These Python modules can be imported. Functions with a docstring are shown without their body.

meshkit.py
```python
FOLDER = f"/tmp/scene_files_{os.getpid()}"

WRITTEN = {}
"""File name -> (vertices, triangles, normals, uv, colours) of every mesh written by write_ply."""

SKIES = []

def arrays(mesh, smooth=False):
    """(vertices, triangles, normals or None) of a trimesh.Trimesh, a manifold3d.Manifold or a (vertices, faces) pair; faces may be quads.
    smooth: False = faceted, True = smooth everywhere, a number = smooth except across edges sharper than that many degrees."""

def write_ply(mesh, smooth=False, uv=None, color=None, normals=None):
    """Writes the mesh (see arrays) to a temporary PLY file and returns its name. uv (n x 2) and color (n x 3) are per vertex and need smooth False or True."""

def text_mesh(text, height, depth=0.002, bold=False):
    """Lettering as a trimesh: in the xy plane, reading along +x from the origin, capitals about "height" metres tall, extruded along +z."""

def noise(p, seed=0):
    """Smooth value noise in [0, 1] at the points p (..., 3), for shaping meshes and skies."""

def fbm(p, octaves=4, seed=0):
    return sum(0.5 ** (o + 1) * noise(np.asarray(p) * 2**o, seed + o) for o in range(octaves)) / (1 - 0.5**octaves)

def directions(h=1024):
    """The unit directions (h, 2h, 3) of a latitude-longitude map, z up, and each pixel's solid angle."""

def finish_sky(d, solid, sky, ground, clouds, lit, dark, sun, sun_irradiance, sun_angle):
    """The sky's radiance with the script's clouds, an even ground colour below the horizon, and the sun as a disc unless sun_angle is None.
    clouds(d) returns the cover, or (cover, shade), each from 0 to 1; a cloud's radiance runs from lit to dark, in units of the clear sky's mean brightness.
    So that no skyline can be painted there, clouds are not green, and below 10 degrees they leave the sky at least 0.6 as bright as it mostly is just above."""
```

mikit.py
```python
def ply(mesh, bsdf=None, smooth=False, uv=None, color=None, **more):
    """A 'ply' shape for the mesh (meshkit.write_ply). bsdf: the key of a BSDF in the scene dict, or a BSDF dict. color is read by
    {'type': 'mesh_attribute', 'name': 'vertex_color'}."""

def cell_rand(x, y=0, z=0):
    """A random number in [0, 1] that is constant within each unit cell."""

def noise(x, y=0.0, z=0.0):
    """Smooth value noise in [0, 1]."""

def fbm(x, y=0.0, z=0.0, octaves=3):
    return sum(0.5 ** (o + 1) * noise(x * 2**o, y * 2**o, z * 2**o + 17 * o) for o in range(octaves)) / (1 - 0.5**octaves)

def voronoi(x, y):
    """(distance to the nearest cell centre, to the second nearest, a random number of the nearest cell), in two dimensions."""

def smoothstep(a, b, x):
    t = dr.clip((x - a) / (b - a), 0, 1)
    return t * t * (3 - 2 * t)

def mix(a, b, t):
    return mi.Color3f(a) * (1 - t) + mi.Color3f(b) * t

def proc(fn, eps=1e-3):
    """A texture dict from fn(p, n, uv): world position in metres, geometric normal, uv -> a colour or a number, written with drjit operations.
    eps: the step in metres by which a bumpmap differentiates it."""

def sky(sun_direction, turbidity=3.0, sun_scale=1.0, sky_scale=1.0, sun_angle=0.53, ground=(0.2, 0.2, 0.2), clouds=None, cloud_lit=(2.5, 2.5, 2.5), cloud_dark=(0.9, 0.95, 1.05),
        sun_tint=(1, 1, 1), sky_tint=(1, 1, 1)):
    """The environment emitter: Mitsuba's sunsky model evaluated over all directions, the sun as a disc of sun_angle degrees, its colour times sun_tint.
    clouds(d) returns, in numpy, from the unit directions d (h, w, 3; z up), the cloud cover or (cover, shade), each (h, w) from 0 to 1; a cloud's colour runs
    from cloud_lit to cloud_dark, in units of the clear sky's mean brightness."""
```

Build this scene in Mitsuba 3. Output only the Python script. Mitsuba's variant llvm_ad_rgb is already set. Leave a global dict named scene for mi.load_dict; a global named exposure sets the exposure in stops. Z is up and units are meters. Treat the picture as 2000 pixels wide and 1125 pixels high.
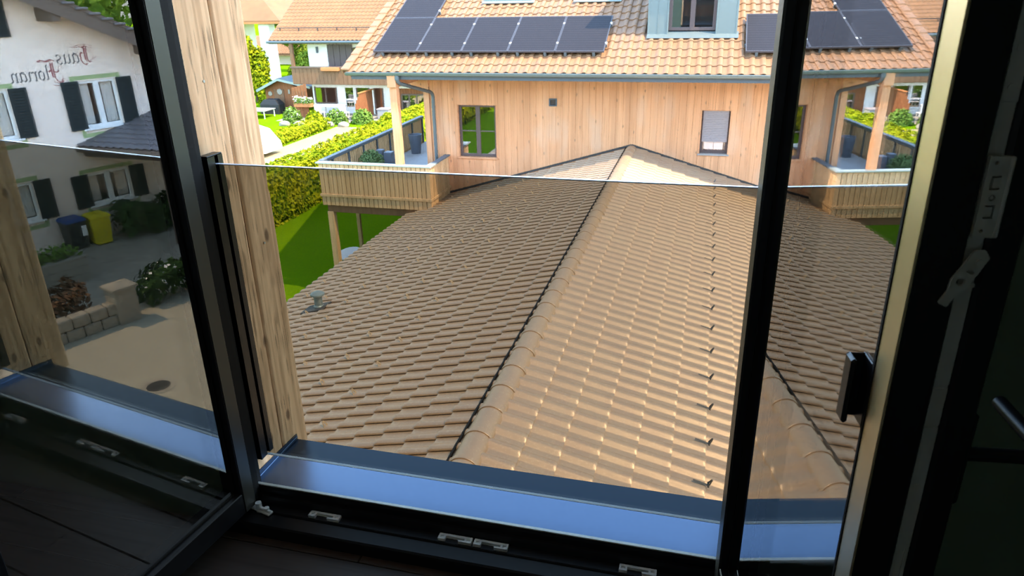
import math, random
import numpy as np, trimesh, drjit as dr, mitsuba as mi, mikit, meshkit
import manifold3d as m3
from shapely.geometry import Polygon, MultiPoint, box as rect
from shapely.ops import unary_union
from mikit import noise, fbm, cell_rand, smoothstep, mix, voronoi

random.seed(7)
rng = np.random.default_rng(11)
T4 = mi.ScalarTransform4f
scene, labels = {}, {}

# ---------------------------------------------------------------- camera, sky, sun, exposure
CAM = dict(f=1406.5, pitch=math.radians(22.514), yaw=math.radians(15.272), roll=math.radians(-1.2436))
def camera_axes():
    p, y, r = CAM['pitch'], CAM['yaw'], CAM['roll']
    fw = np.array([-math.sin(y) * math.cos(p), math.cos(y) * math.cos(p), -math.sin(p)])
    ri = np.array([math.cos(y), math.sin(y), 0.0]); up = np.cross(ri, fw)
    return fw, -ri * math.sin(r) + up * math.cos(r)
_fw, _up = camera_axes()
scene['camera'] = {'type': 'thinlens', 'fov': 2 * math.degrees(math.atan(1000 / CAM['f'])), 'fov_axis': 'x', 'aperture_radius': 0.0014, 'focus_distance': 2.3,
                   'near_clip': 0.02, 'far_clip': 2000.0, 'to_world': T4().look_at(origin=[0, 0, 0], target=_fw.tolist(), up=_up.tolist())}
SUN = np.array([0.65, -0.19, 1.0])
scene['sky'] = mikit.sky(SUN, turbidity=2.6, sun_scale=0.46, sky_scale=3.0, ground=(0.2, 0.2, 0.17), sun_tint=(1.0, 0.93, 0.82), sky_tint=(1.2, 1.03, 0.84))
exposure = 3.95

# ---------------------------------------------------------------- materials
def mat(name, color, rough=0.6, spec=0.4, metal=0.0, two=True, **kw):
    c = {'type': 'rgb', 'value': list(color)} if isinstance(color, (tuple, list)) else color
    b = {'type': 'principled', 'base_color': c, 'roughness': rough, 'specular': spec, 'metallic': metal, **kw}
    scene[name] = {'type': 'twosided', 'b': b} if two else b
    return name
def diffuse(name, color):
    c = {'type': 'rgb', 'value': list(color)} if isinstance(color, (tuple, list)) else color
    scene[name] = {'type': 'twosided', 'b': {'type': 'diffuse', 'reflectance': c}}
    return name
def thin(name, ior, trans=(1, 1, 1), refl=(1, 1, 1)):
    scene[name] = {'type': 'thindielectric', 'int_ior': ior, 'ext_ior': 1.0, 'specular_transmittance': {'type': 'rgb', 'value': list(trans)}, 'specular_reflectance': {'type': 'rgb', 'value': list(refl)}}
    return name
def bumped(name, fn, scale, eps=1e-3):
    inner = scene[name]['b']
    scene[name] = {'type': 'twosided', 'b': {'type': 'bumpmap', 'arbitrary': mikit.proc(fn, eps), 'scale': scale, 'b': inner}}

def f_reveal(p, n, uv):
    g = fbm(p.y * 60 + p.x * 60, p.z * 2.2, p.x * 30, octaves=4)
    wob = noise(p.y * 9, p.z * 1.2) * 2.0
    ring = noise((p.y + 0.010 * wob) * 130, p.z * 3.0, 3.1)
    streak = smoothstep(0.62, 0.82, noise(p.y * 190 + wob, p.z * 9.0, 9.0)) * smoothstep(0.45, 0.7, noise(p.y * 14, p.z * 6.5, 5.0))
    rough = smoothstep(0.55, 0.85, fbm(p.y * 24, p.z * 9, 2.0))
    k, k2, kc = voronoi(p.y * 9 + 0.4, p.z * 4.6 + 0.7)
    knot = (1 - smoothstep(0.05, 0.14, k)) * smoothstep(0.5, 0.6, kc)
    c = mix((0.82, 0.53, 0.30), (0.60, 0.36, 0.19), smoothstep(0.25, 0.75, 0.55 * g + 0.45 * ring))
    c = mix(mix(c, (0.50, 0.30, 0.16), 0.6 * rough), (0.20, 0.11, 0.055), 0.6 * streak)
    return mix(c, (0.13, 0.07, 0.04), 0.8 * knot)
mat('reveal_wood', mikit.proc(f_reveal), 0.75, 0.2)

def f_clad(p, n, uv):
    b = dr.floor((p.x + 0.13 * noise(p.z * 0.0, 1.0)) / 0.165)
    t = cell_rand(b, 3.0)
    g = fbm(p.x * 45, p.z * 1.6, p.y * 45, octaves=3)
    k, k2, kc = voronoi(p.x * 6.06, p.z * 2.2 + b * 0.37)
    knot = (1 - smoothstep(0.04, 0.12, k)) * smoothstep(0.72, 0.8, kc)
    stain = smoothstep(0.55, 0.8, fbm(p.x * 2.3, p.z * 0.9, 4.0))
    c = mix((0.66, 0.35, 0.185), (0.53, 0.27, 0.14), t)
    c = mix(c, (0.44, 0.21, 0.10), 0.5 * smoothstep(0.45, 0.75, g))
    c = mix(c, (0.56, 0.37, 0.25), 0.5 * stain)
    return mix(c, (0.2, 0.12, 0.07), 0.7 * knot)
mat('clad_wood', mikit.proc(f_clad), 0.8, 0.2)
def f_slat(p, n, uv):
    t = cell_rand(dr.floor(p.x / 0.118), dr.floor(p.y / 0.118))
    g = fbm(p.x * 50, p.z * 2.5, p.y * 50, octaves=3)
    return mix(mix((0.54, 0.37, 0.21), (0.44, 0.29, 0.155), t), (0.30, 0.20, 0.11), 0.6 * smoothstep(0.45, 0.8, g))
mat('slat_wood', mikit.proc(f_slat), 0.8, 0.2)
def f_tile(p, n, uv):
    a = fbm(p.x * 3.2, p.y * 3.2, p.z * 3.2, octaves=4)
    t = cell_rand(dr.floor((p.x + 1.733) / 0.3157 + 40), dr.floor(p.y / 0.2215))
    s = noise(p.x * 70, p.y * 70, p.z * 70)
    c = mix((0.35, 0.25, 0.155), (0.30, 0.21, 0.13), a)
    c = mix(c, (0.30, 0.20, 0.13), 0.5 * t)
    return mix(c, (0.42, 0.33, 0.22), 0.25 * smoothstep(0.6, 0.9, s))
mat('roof_clay', mikit.proc(f_tile), 0.45, 1.0, metal=0.30, clearcoat=1.0, clearcoat_gloss=0.4)
def f_tile2(p, n, uv):
    a = fbm(p.x * 2.2, p.y * 2.2, p.z * 2.2, octaves=4)
    t = cell_rand(dr.floor(p.x / 0.2215), dr.floor(p.y / 0.305), 5)
    c = mix((0.30, 0.165, 0.085), (0.24, 0.125, 0.062), a)
    return mix(c, (0.22, 0.135, 0.085), 0.45 * t)
mat('main_clay', mikit.proc(f_tile2), 0.5, 0.3)
def f_far_tile(p, n, uv):
    a = fbm(p.x * 1.2, p.y * 1.2, p.z * 1.2, octaves=4)
    return mix((0.255, 0.13, 0.055), (0.19, 0.092, 0.04), a)
mat('far_clay', mikit.proc(f_far_tile), 0.6, 0.3)
def f_grass(p, n, uv):
    a = fbm(p.x * 0.7, p.y * 0.7, octaves=4); b = noise(p.x * 28, p.y * 28)
    return mix(mix((0.115, 0.235, 0.003), (0.16, 0.27, 0.004), a), (0.075, 0.175, 0.002), 0.55 * b)
diffuse('grass', mikit.proc(f_grass))
def f_hedge(p, n, uv):
    a = noise(p.x * 9, p.y * 9, p.z * 9); b = noise(p.x * 1.3, p.y * 1.3, p.z * 1.3)
    c = mix((0.09, 0.165, 0.008), (0.29, 0.32, 0.012), smoothstep(0.2, 0.8, a))
    return mix(c, (0.36, 0.34, 0.014), 0.5 * smoothstep(0.35, 0.75, b))
diffuse('hedge_leaf', mikit.proc(f_hedge))
def f_tree(p, n, uv):
    a = noise(p.x * 5, p.y * 5, p.z * 5); b = noise(p.x * .6, p.y * .6, p.z * .6)
    return mix(mix((0.06, 0.12, 0.015), (0.16, 0.24, 0.025), a), (0.22, 0.28, 0.03), 0.6 * smoothstep(.4, .7, b))
diffuse('tree_leaf', mikit.proc(f_tree))
diffuse('dark_leaf', (0.035, 0.07, 0.02)); diffuse('bush_leaf', (0.13, 0.22, 0.04)); diffuse('rosemary', (0.12, 0.18, 0.07)); diffuse('bark', (0.10, 0.07, 0.045))
def f_asph(p, n, uv):
    a = fbm(p.x * 2, p.y * 2, octaves=4); b = noise(p.x * 60, p.y * 60)
    return mix((0.42, 0.385, 0.30), (0.33, 0.30, 0.235), 0.6 * a + 0.4 * b)
mat('asphalt', mikit.proc(f_asph), 0.9, 0.1)
def f_path(p, n, uv):
    a = noise(p.x * 30, p.y * 30); return mix((0.40, 0.32, 0.19), (0.30, 0.24, 0.14), a)
diffuse('gravel', mikit.proc(f_path))
def f_plaster(p, n, uv):
    a = fbm(p.x * 3, p.y * 3, p.z * 3, octaves=4); return mix((0.88, 0.74, 0.64), (0.82, 0.685, 0.59), a)
diffuse('plaster', mikit.proc(f_plaster))
def f_floor(p, n, uv):
    row = dr.floor(p.y / 0.19)
    g = fbm(p.x * 2.5 + row * 5.3, p.y * 55, row, octaves=4); t = cell_rand(row, dr.floor(p.x / 1.3 + row * .37))
    c = mix((0.060, 0.048, 0.040), (0.032, 0.025, 0.021), g)
    return mix(c, (0.075, 0.06, 0.05), 0.4 * t)
mat('floor_oak', mikit.proc(f_floor), 0.42, 0.45)
def f_stone(p, n, uv):
    a = fbm(p.x * 6, p.y * 6, p.z * 6, octaves=4); return mix((0.42, 0.38, 0.31), (0.26, 0.23, 0.19), a)
diffuse('stone', mikit.proc(f_stone))
def f_brown(p, n, uv):
    g = fbm(p.x * 20 + p.y * 20, p.z * 1.5, octaves=3); return mix((0.23, 0.135, 0.08), (0.15, 0.085, 0.05), g)
diffuse('brown_wood', mikit.proc(f_brown))
def f_orange(p, n, uv):
    g = fbm(p.x * 20 + p.y * 20, p.z * 1.5, octaves=3); return mix((0.30, 0.13, 0.06), (0.20, 0.085, 0.045), g)
diffuse('orange_wood', mikit.proc(f_orange))
def f_pv(p, n, uv):
    l = smoothstep(0.85, 0.95, dr.abs(dr.sin(p.y * 34.0))) * 0.35
    return mix((0.022, 0.020, 0.023), (0.042, 0.039, 0.042), l)
mat('pv_cells', mikit.proc(f_pv), 0.5, 0.12)
mat('pv_frame', (0.06, 0.06, 0.07), 0.4, 0.5)
mat('zinc', (0.145, 0.185, 0.185), 0.45, 0.5, 0.3)
mat('zinc_light', (0.27, 0.32, 0.31), 0.42, 0.6, 0.3)
mat('pipe_grey', (0.095, 0.125, 0.14), 0.45, 0.5, 0.2)
mat('frame_black', (0.008, 0.0085, 0.010), 0.34, 0.3)
mat('frame_grey', (0.055, 0.056, 0.048), 0.38, 0.6, 0.45); mat('frame_bronze', (0.74, 0.57, 0.33), 0.36, 0.6, 0.8)
mat('gasket', (0.006, 0.006, 0.006), 0.7, 0.2)
mat('sill_metal', (0.045, 0.072, 0.118), 0.30, 0.4, 0.75)
mat('steel', (0.84, 0.88, 0.86), 0.45, 0.5, 0.25)
mat('steel_dull', (0.46, 0.47, 0.42), 0.5, 0.5, 0.3)
mat('glass_edge', (0.62, 0.72, 0.82), 0.2, 0.8)
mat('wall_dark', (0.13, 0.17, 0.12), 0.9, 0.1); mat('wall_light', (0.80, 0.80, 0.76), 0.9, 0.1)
mat('white_paint', (0.78, 0.78, 0.76), 0.55, 0.4)
mat('beige_paint', (0.60, 0.53, 0.36), 0.8, 0.2)
mat('window_brown', (0.085, 0.060, 0.058), 0.45, 0.4)
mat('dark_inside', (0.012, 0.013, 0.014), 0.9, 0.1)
mat('roller', (0.30, 0.265, 0.27), 0.6, 0.3)
mat('blind_white', (0.72, 0.64, 0.62), 0.7, 0.2)
mat('deck', (0.30, 0.30, 0.29), 0.7, 0.3)
mat('pot_grey', (0.10, 0.115, 0.14), 0.5, 0.4)
mat('rail_dark', (0.075, 0.095, 0.115), 0.5, 0.4)
mat('soffit', (0.22, 0.12, 0.07), 0.8, 0.2)
mat('hook_metal', (0.10, 0.095, 0.085), 0.5, 0.4, 0.4)
mat('hook_pale', (0.36, 0.28, 0.18), 0.5, 0.4, 0.3)
mat('green_trim', (0.34, 0.42, 0.20), 0.8, 0.2)
mat('shutter_dark', (0.018, 0.024, 0.026), 0.6, 0.3)
mat('slate_tile', (0.115, 0.10, 0.10), 0.55, 0.4)
mat('letter_dark', (0.10, 0.095, 0.10), 0.8, 0.1); mat('letter_red', (0.30, 0.10, 0.10), 0.8, 0.1)
mat('bin_yellow', (0.62, 0.52, 0.01), 0.45, 0.4); mat('bin_blue', (0.02, 0.06, 0.22), 0.45, 0.4); mat('bin_black', (0.02, 0.022, 0.025), 0.5, 0.4)
mat('car_white', (0.80, 0.81, 0.82), 0.25, 0.6, clearcoat=0.6); mat('rubber', (0.015, 0.015, 0.015), 0.8, 0.2); mat('car_glass', (0.02, 0.025, 0.03), 0.08, 0.8)
mat('cover_black', (0.02, 0.022, 0.025), 0.6, 0.3); mat('curtain', (0.62, 0.60, 0.55), 0.9, 0.1)
mat('flower_red', (0.6, 0.06, 0.05), 0.7, 0.2); mat('flower_white', (0.8, 0.75, 0.75), 0.7, 0.2); mat('terracotta', (0.45, 0.18, 0.07), 0.7, 0.2)
mat('iron', (0.05, 0.047, 0.045), 0.6, 0.4, 0.3); mat('fascia', (0.13, 0.095, 0.075), 0.8, 0.2)
thin('sash_glass', 3.0); thin('sash_glass_inner', 1.55)
thin('balustrade_glass', 1.5, (0.26, 0.245, 0.205))
thin('house_glass', 2.6); thin('plain_glass', 1.5)

# ---------------------------------------------------------------- mesh helpers
def sbox(u0, u1, v0, v1): return rect(u0, v0, u1, v1)
def MB(v, f): return trimesh.Trimesh(np.asarray(v, float), np.asarray(f, int), process=False)
BOXF = np.array([[0, 2, 1], [1, 2, 3], [4, 5, 6], [5, 7, 6], [0, 1, 4], [1, 5, 4], [2, 6, 3], [3, 6, 7], [0, 4, 2], [2, 4, 6], [1, 3, 5], [3, 7, 5]])
def box(x0, x1, y0, y1, z0, z1):
    return MB([[x, y, z] for z in (z0, z1) for y in (y0, y1) for x in (x0, x1)], BOXF)
def cbox(x0, x1, y0, y1, z0, z1, c=0.004):
    x0, x1 = sorted((x0, x1)); y0, y1 = sorted((y0, y1)); z0, z1 = sorted((z0, z1))
    c = min(c, (x1 - x0) / 2.1, (y1 - y0) / 2.1, (z1 - z0) / 2.1)
    P = []
    for x, sx in ((x0, 1), (x1, -1)):
        for y, sy in ((y0, 1), (y1, -1)):
            for z, sz in ((z0, 1), (z1, -1)):
                P += [[x + sx * c, y + sy * c, z], [x + sx * c, y, z + sz * c], [x, y + sy * c, z + sz * c]]
    return man(m3.Manifold.hull_points(np.array(P)))
def man(m):
    g = m.to_mesh(); return MB(g.vert_properties[:, :3], g.tri_verts)
def hull(P): return man(m3.Manifold.hull_points(np.asarray(P, float)))
def join(*ms):
    ms = [m for x in ms for m in (x if isinstance(x, (list, tuple)) else [x])]
    return trimesh.util.concatenate(ms)
def bar(a, b, w, h, up=(0, 0, 1), c=0.0):
    a, b = np.asarray(a, float), np.asarray(b, float); L = np.linalg.norm(b - a); d = (b - a) / L
    s = np.cross(d, up); s /= np.linalg.norm(s); u = np.cross(s, d)
    m = cbox(0, L, -w / 2, w / 2, -h / 2, h / 2, c) if c else box(0, L, -w / 2, w / 2, -h / 2, h / 2)
    m.vertices = a + m.vertices[:, :1] * d + m.vertices[:, 1:2] * (-s) + m.vertices[:, 2:] * u
    return m
def extrude(poly, a, b, axes=(0, 1, 2)):
    """polygon (u, v) extruded along w from a to b; axes = indices of u, v, w"""
    g = poly if hasattr(poly, 'geoms') or isinstance(poly, Polygon) else Polygon(poly)
    ms = [trimesh.creation.extrude_polygon(x, b - a, engine='earcut') for x in getattr(g, 'geoms', [g])]
    m = join(ms); v = np.array(m.vertices); o = np.zeros_like(v)
    o[:, axes[0]] = v[:, 0]; o[:, axes[1]] = v[:, 1]; o[:, axes[2]] = v[:, 2] + a
    m = MB(o, m.faces)
    if np.linalg.det(np.eye(3)[list(axes)]) < 0: m = MB(m.vertices, m.faces[:, ::-1])
    return m
def tube(pts, r, sides=10, caps=True):
    p = np.asarray(pts, float); t = np.gradient(p, axis=0); t /= np.linalg.norm(t, axis=1, keepdims=True)
    ref = np.array([0, 0, 1.0]) if abs(t[0, 2]) < 0.9 else np.array([1.0, 0, 0]); A = []; a = np.cross(t[0], ref)
    for k in range(len(p)):
        a = a - t[k] * (a @ t[k]); a /= np.linalg.norm(a); A.append(a)
    A = np.array(A); Bv = np.cross(t, A); r = np.broadcast_to(r, (len(p),)); an = np.arange(sides) * 2 * np.pi / sides
    v = (p[:, None] + r[:, None, None] * (np.cos(an)[None, :, None] * A[:, None] + np.sin(an)[None, :, None] * Bv[:, None])).reshape(-1, 3)
    f = []
    for i in range(len(p) - 1):
        for j in range(sides):
            q = [i * sides + j, i * sides + (j + 1) % sides, (i + 1) * sides + (j + 1) % sides, (i + 1) * sides + j]; f += [[q[0], q[1], q[2]], [q[0], q[2], q[3]]]
    if caps:
        v = np.vstack([v, p[0], p[-1]]); n = len(v); e = (len(p) - 1) * sides
        for j in range(sides): f += [[n - 2, (j + 1) % sides, j], [n - 1, e + j, e + (j + 1) % sides]]
    return MB(v, f)
def bend(pts, r=0.06, n=5):
    pts = [np.asarray(p, float) for p in pts]; out = [pts[0]]
    for i in range(1, len(pts) - 1):
        a, b, c = pts[i - 1], pts[i], pts[i + 1]; d1 = (a - b) / np.linalg.norm(a - b); d2 = (c - b) / np.linalg.norm(c - b)
        for t in np.linspace(0, 1, n): out.append((1 - t) ** 2 * (b + d1 * r) + 2 * t * (1 - t) * b + t * t * (b + d2 * r))
    return np.array(out + [pts[-1]])
def lathe(prof, cx, cy, n=20):
    m = trimesh.creation.revolve(np.array(prof, float), sections=n); m.apply_translation([cx, cy, 0]); return m
def cyl(a, b, r, n=16): return tube([a, b], r, n)
def xf(m, M):
    m = m.copy(); m.apply_transform(M); return m

_count = {}
def num(k):
    n = _count.get(k, -1) + 1; _count[k] = n
    return k if n == 0 else f'{k}_{n:03d}'
def add(key, mesh, m, smooth=False, **lab):
    """one entry under a fresh number of key; lab: label, category, group, kind"""
    key = num(key)
    scene[key] = mesh if isinstance(mesh, dict) else mikit.ply(mesh, m, smooth)
    if lab: labels[key] = lab
    return key
def thing(key, **lab):
    key = num(key); labels[key] = lab
    return key
def tag(key, **lab): labels.setdefault(key, {}).update(lab)
def inst(d, M): return {**d, 'to_world': T4(np.asarray(M, float))}

def leaves(C, N, size, r, jit=0.6):
    """leaf cards at the points C facing about N"""
    n = len(C); N = N + r.normal(0, jit, (n, 3)); N /= np.linalg.norm(N, axis=1, keepdims=True) + 1e-9
    a = np.cross(N, r.normal(0, 1, (n, 3))); a /= np.linalg.norm(a, axis=1, keepdims=True) + 1e-9; b = np.cross(N, a)
    s = size * r.uniform(0.6, 1.4, (n, 1)); a = a * s; b = b * s * 0.6
    v = np.stack([C - a, C - 0.1 * a + b, C + a, C - 0.1 * a - b], 1).reshape(-1, 3); i = np.arange(n)[:, None] * 4
    return MB(v, np.vstack([i + [0, 1, 2], i + [0, 2, 3]]))
def blob(c, rad, r, seed=0, sub=3, amp=0.25):
    m = trimesh.creation.icosphere(subdivisions=sub); v = np.array(m.vertices)
    k = 1 + amp * (meshkit.fbm(v * 2.2 + seed * 3.7 + 20, 3, seed) - 0.5) * 2
    return MB(v * k[:, None] * np.asarray(rad) + np.asarray(c), m.faces)

G = -7.7                      # height of the ground below the camera
FL = -1.60                    # floor of the room
# ================================================================= the room
ROOM = dict(x0=-3.2, x1=1.5, y0=-2.6, y1=1.60, z1=0.85)
X0, X1 = -1.37, 0.17          # the opening
tagS = dict(kind='structure')
add('floor', box(-3.2, 1.5, -2.6, 1.585, FL - 0.2, FL - 0.022), 'gasket', label='dark floor of the room below the window', **tagS)
for r0 in range(-8, 9):
    y0, y1 = r0 * 0.19 + 0.0015, min((r0 + 1) * 0.19 - 0.0015, 1.585)
    if y1 <= y0 + .01: continue
    x = -3.2 + ((r0 * 0.61) % 1.3) - 1.3
    while x < 1.5:
        a, b = max(x + 0.001, -3.19), min(x + 1.3 - 0.001, 1.49)
        if b - a > 0.05: add('floor__plank', cbox(a, b, y0, y1, FL - 0.02, FL, 0.0025), 'floor_oak')
        x += 1.3
add('ceiling', box(-9.0, 7.0, -14.0, 2.0, 1.1, 1.3), 'wall_light', label='ceiling of the room', **tagS)
add('wall_back', box(-3.4, 1.7, -2.8, -2.6, FL - .2, 1.25), 'wall_light', label='plain back wall of the room', **tagS)
add('wall_left', box(-3.4, -3.2, -2.6, 1.6, FL - .2, 1.25), 'wall_light', label='plain left wall of the room', **tagS)
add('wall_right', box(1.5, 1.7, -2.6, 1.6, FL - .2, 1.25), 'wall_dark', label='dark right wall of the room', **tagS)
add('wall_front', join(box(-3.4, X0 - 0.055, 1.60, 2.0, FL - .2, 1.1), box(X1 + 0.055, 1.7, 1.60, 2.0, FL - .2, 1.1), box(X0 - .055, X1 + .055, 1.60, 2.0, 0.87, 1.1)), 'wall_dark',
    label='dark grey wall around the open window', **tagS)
add('wall_outside', join(box(-9.0, -8.8, -14, 1.6, G, 1.09), box(-9.0, -3.4, 1.6, 2.0, G, 1.05), box(1.7, 7.0, 1.6, 2.0, G, 1.05), box(-3.4, 1.7, 1.6, 2.0, G, FL - 0.2)), 'clad_wood', label='timber outside wall below and beside the window', **tagS)

# ---- timber reveals
def reveal_board(x, nx, y0, y1, z0, z1, seed):
    ny, nz = 26, 150
    Y, Z = np.meshgrid(np.linspace(y0, y1, ny), np.linspace(z0, z1, nz), indexing='ij')
    P = np.stack([np.full_like(Y, seed * 5.0), Y * 42, Z * 3.2], -1).reshape(-1, 3)
    Q = np.stack([np.full_like(Y, seed * 5.0 + 9), Y * 90, Z * 5.0], -1).reshape(-1, 3)
    d = 0.0035 * (meshkit.fbm(P, 3, seed) - 0.5) - 0.006 * np.clip((meshkit.noise(Q, seed + 3) - 0.74) / 0.26, 0, 1) * (meshkit.noise(P * [1, .2, .8] + 4, seed) > .5)
    e = np.minimum(Y - y0, y1 - Y).ravel(); d = d - 0.006 * np.clip(1 - e / 0.006, 0, 1) ** 2
    V = np.stack([x + nx * d, Y.ravel(), Z.ravel()], -1); F = []
    idx = np.arange(ny * nz).reshape(ny, nz)
    q = np.stack([idx[:-1, :-1], idx[1:, :-1], idx[1:, 1:], idx[:-1, 1:]], -1).reshape(-1, 4)
    F = np.vstack([q[:, [0, 1, 2]], q[:, [0, 2, 3]]])
    if nx < 0: F = F[:, ::-1]
    return join(MB(V, F), box(x - nx * 0.055, x - nx * 0.012, y0, y1, z0, z1) if nx > 0 else box(x + 0.012, x + 0.055, y0, y1, z0, z1))
for x, nx, side, where in ((X0, 1, 1, 'left'), (X1, -1, 2, 'right')):
    t = thing(f'trim_{side}', label=f'weathered timber boards lining the {where} side of the window opening outside', kind='structure')
    add(f'{t}__board', reveal_board(x, nx, 1.705, 1.872, -1.535, 0.86, side), 'reveal_wood', True)
    add(f'{t}__board', reveal_board(x, nx, 1.876, 2.028, -1.56, 0.86, side + 4), 'reveal_wood', True)
    for (yy, zz) in ((1.79, -0.22), (1.95, -0.75), (1.80, -1.1)) if side == 1 else ():
        add(f'{t}__screw', cyl([x + 0.0005, yy, zz], [x + 0.003, yy, zz], 0.004, 10), 'steel_dull')
t = thing('trim_3', label='timber head above the window opening', kind='structure')
add(f'{t}__board', box(X0 - .05, X1 + .05, 1.705, 2.03, 0.86, 0.9), 'reveal_wood')

# ---- metal sill
t = thing('window_sill', label='blue-grey sheet metal sill outside the open window, sloping outward', category='window sill')
add(f'{t}__sheet', extrude([(1.672, -1.4995), (1.952, -1.512), (1.958, -1.516), (1.958, -1.556), (1.953, -1.556), (1.953, -1.520), (1.672, -1.506)], X0 + .004, X1 - .004, (1, 2, 0)), 'sill_metal')
for xa, xb in ((X0 + .002, X0 + .0055), (X1 - .0055, X1 - .002)):
    add(f'{t}__end_cap', extrude([(1.672, -1.51), (1.955, -1.52), (1.955, -1.492), (1.672, -1.479)], xa, xb, (1, 2, 0)), 'sill_metal')
    xm = (xa + xb) / 2
    add(f'{t}__end_cap', cbox(xm - .006, xm + .006, 1.672, 1.952, -1.508, -1.4975, .002), 'sill_metal')

# ---- fixed window frame
W1 = thing('window_1', label='black double casement window standing wide open', kind='structure')
FX0, FX1 = X0 - .03, X1 + .03
add(f'{W1}__bottom_rail', extrude([(1.548, FL), (1.695, FL), (1.695, -1.502), (1.676, -1.502), (1.674, -1.493), (1.660, -1.493), (1.658, -1.502), (1.657, -1.520), (1.645, -1.520), (1.643, -1.530), (1.6405, -1.548),
                                   (1.610, -1.549), (1.606, -1.556), (1.600, -1.556), (1.598, -1.550), (1.552, -1.552), (1.548, -1.558)], FX0, FX1, (1, 2, 0)), 'frame_black', label='black threshold profile with stepped rebates')
add(f'{W1}__weather_strip', cbox(FX0 + .05, FX1 - .05, 1.6605, 1.6735, -1.4935, -1.489, .0015), 'steel_dull', label='pale metal edge along the sill')
def jamb(x, s):
    P = [(0.0, 1.60), (0.0, 1.700), (-.06, 1.700), (-.06, 1.60)]
    P = [(0, 1.695), (0.0, 1.672), (-.010, 1.670), (-.010, 1.652), (-.016, 1.650), (-.016, 1.622), (-.024, 1.620), (-.024, 1.60), (-.055, 1.60), (-.055, 1.695)]
    return extrude([(x + s * a, b) for a, b in P] if s > 0 else [(x + s * a, b) for a, b in P][::-1], FL + .0, 0.87, (0, 1, 2))
add(f'{W1}__jamb', jamb(X0 + .022, 1), 'gasket'); add(f'{W1}__jamb', jamb(X1 - .028, -1), 'frame_black')
add(f'{W1}__head', box(FX0, FX1, 1.60, 1.695, 0.81, 0.87), 'frame_black')
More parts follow.
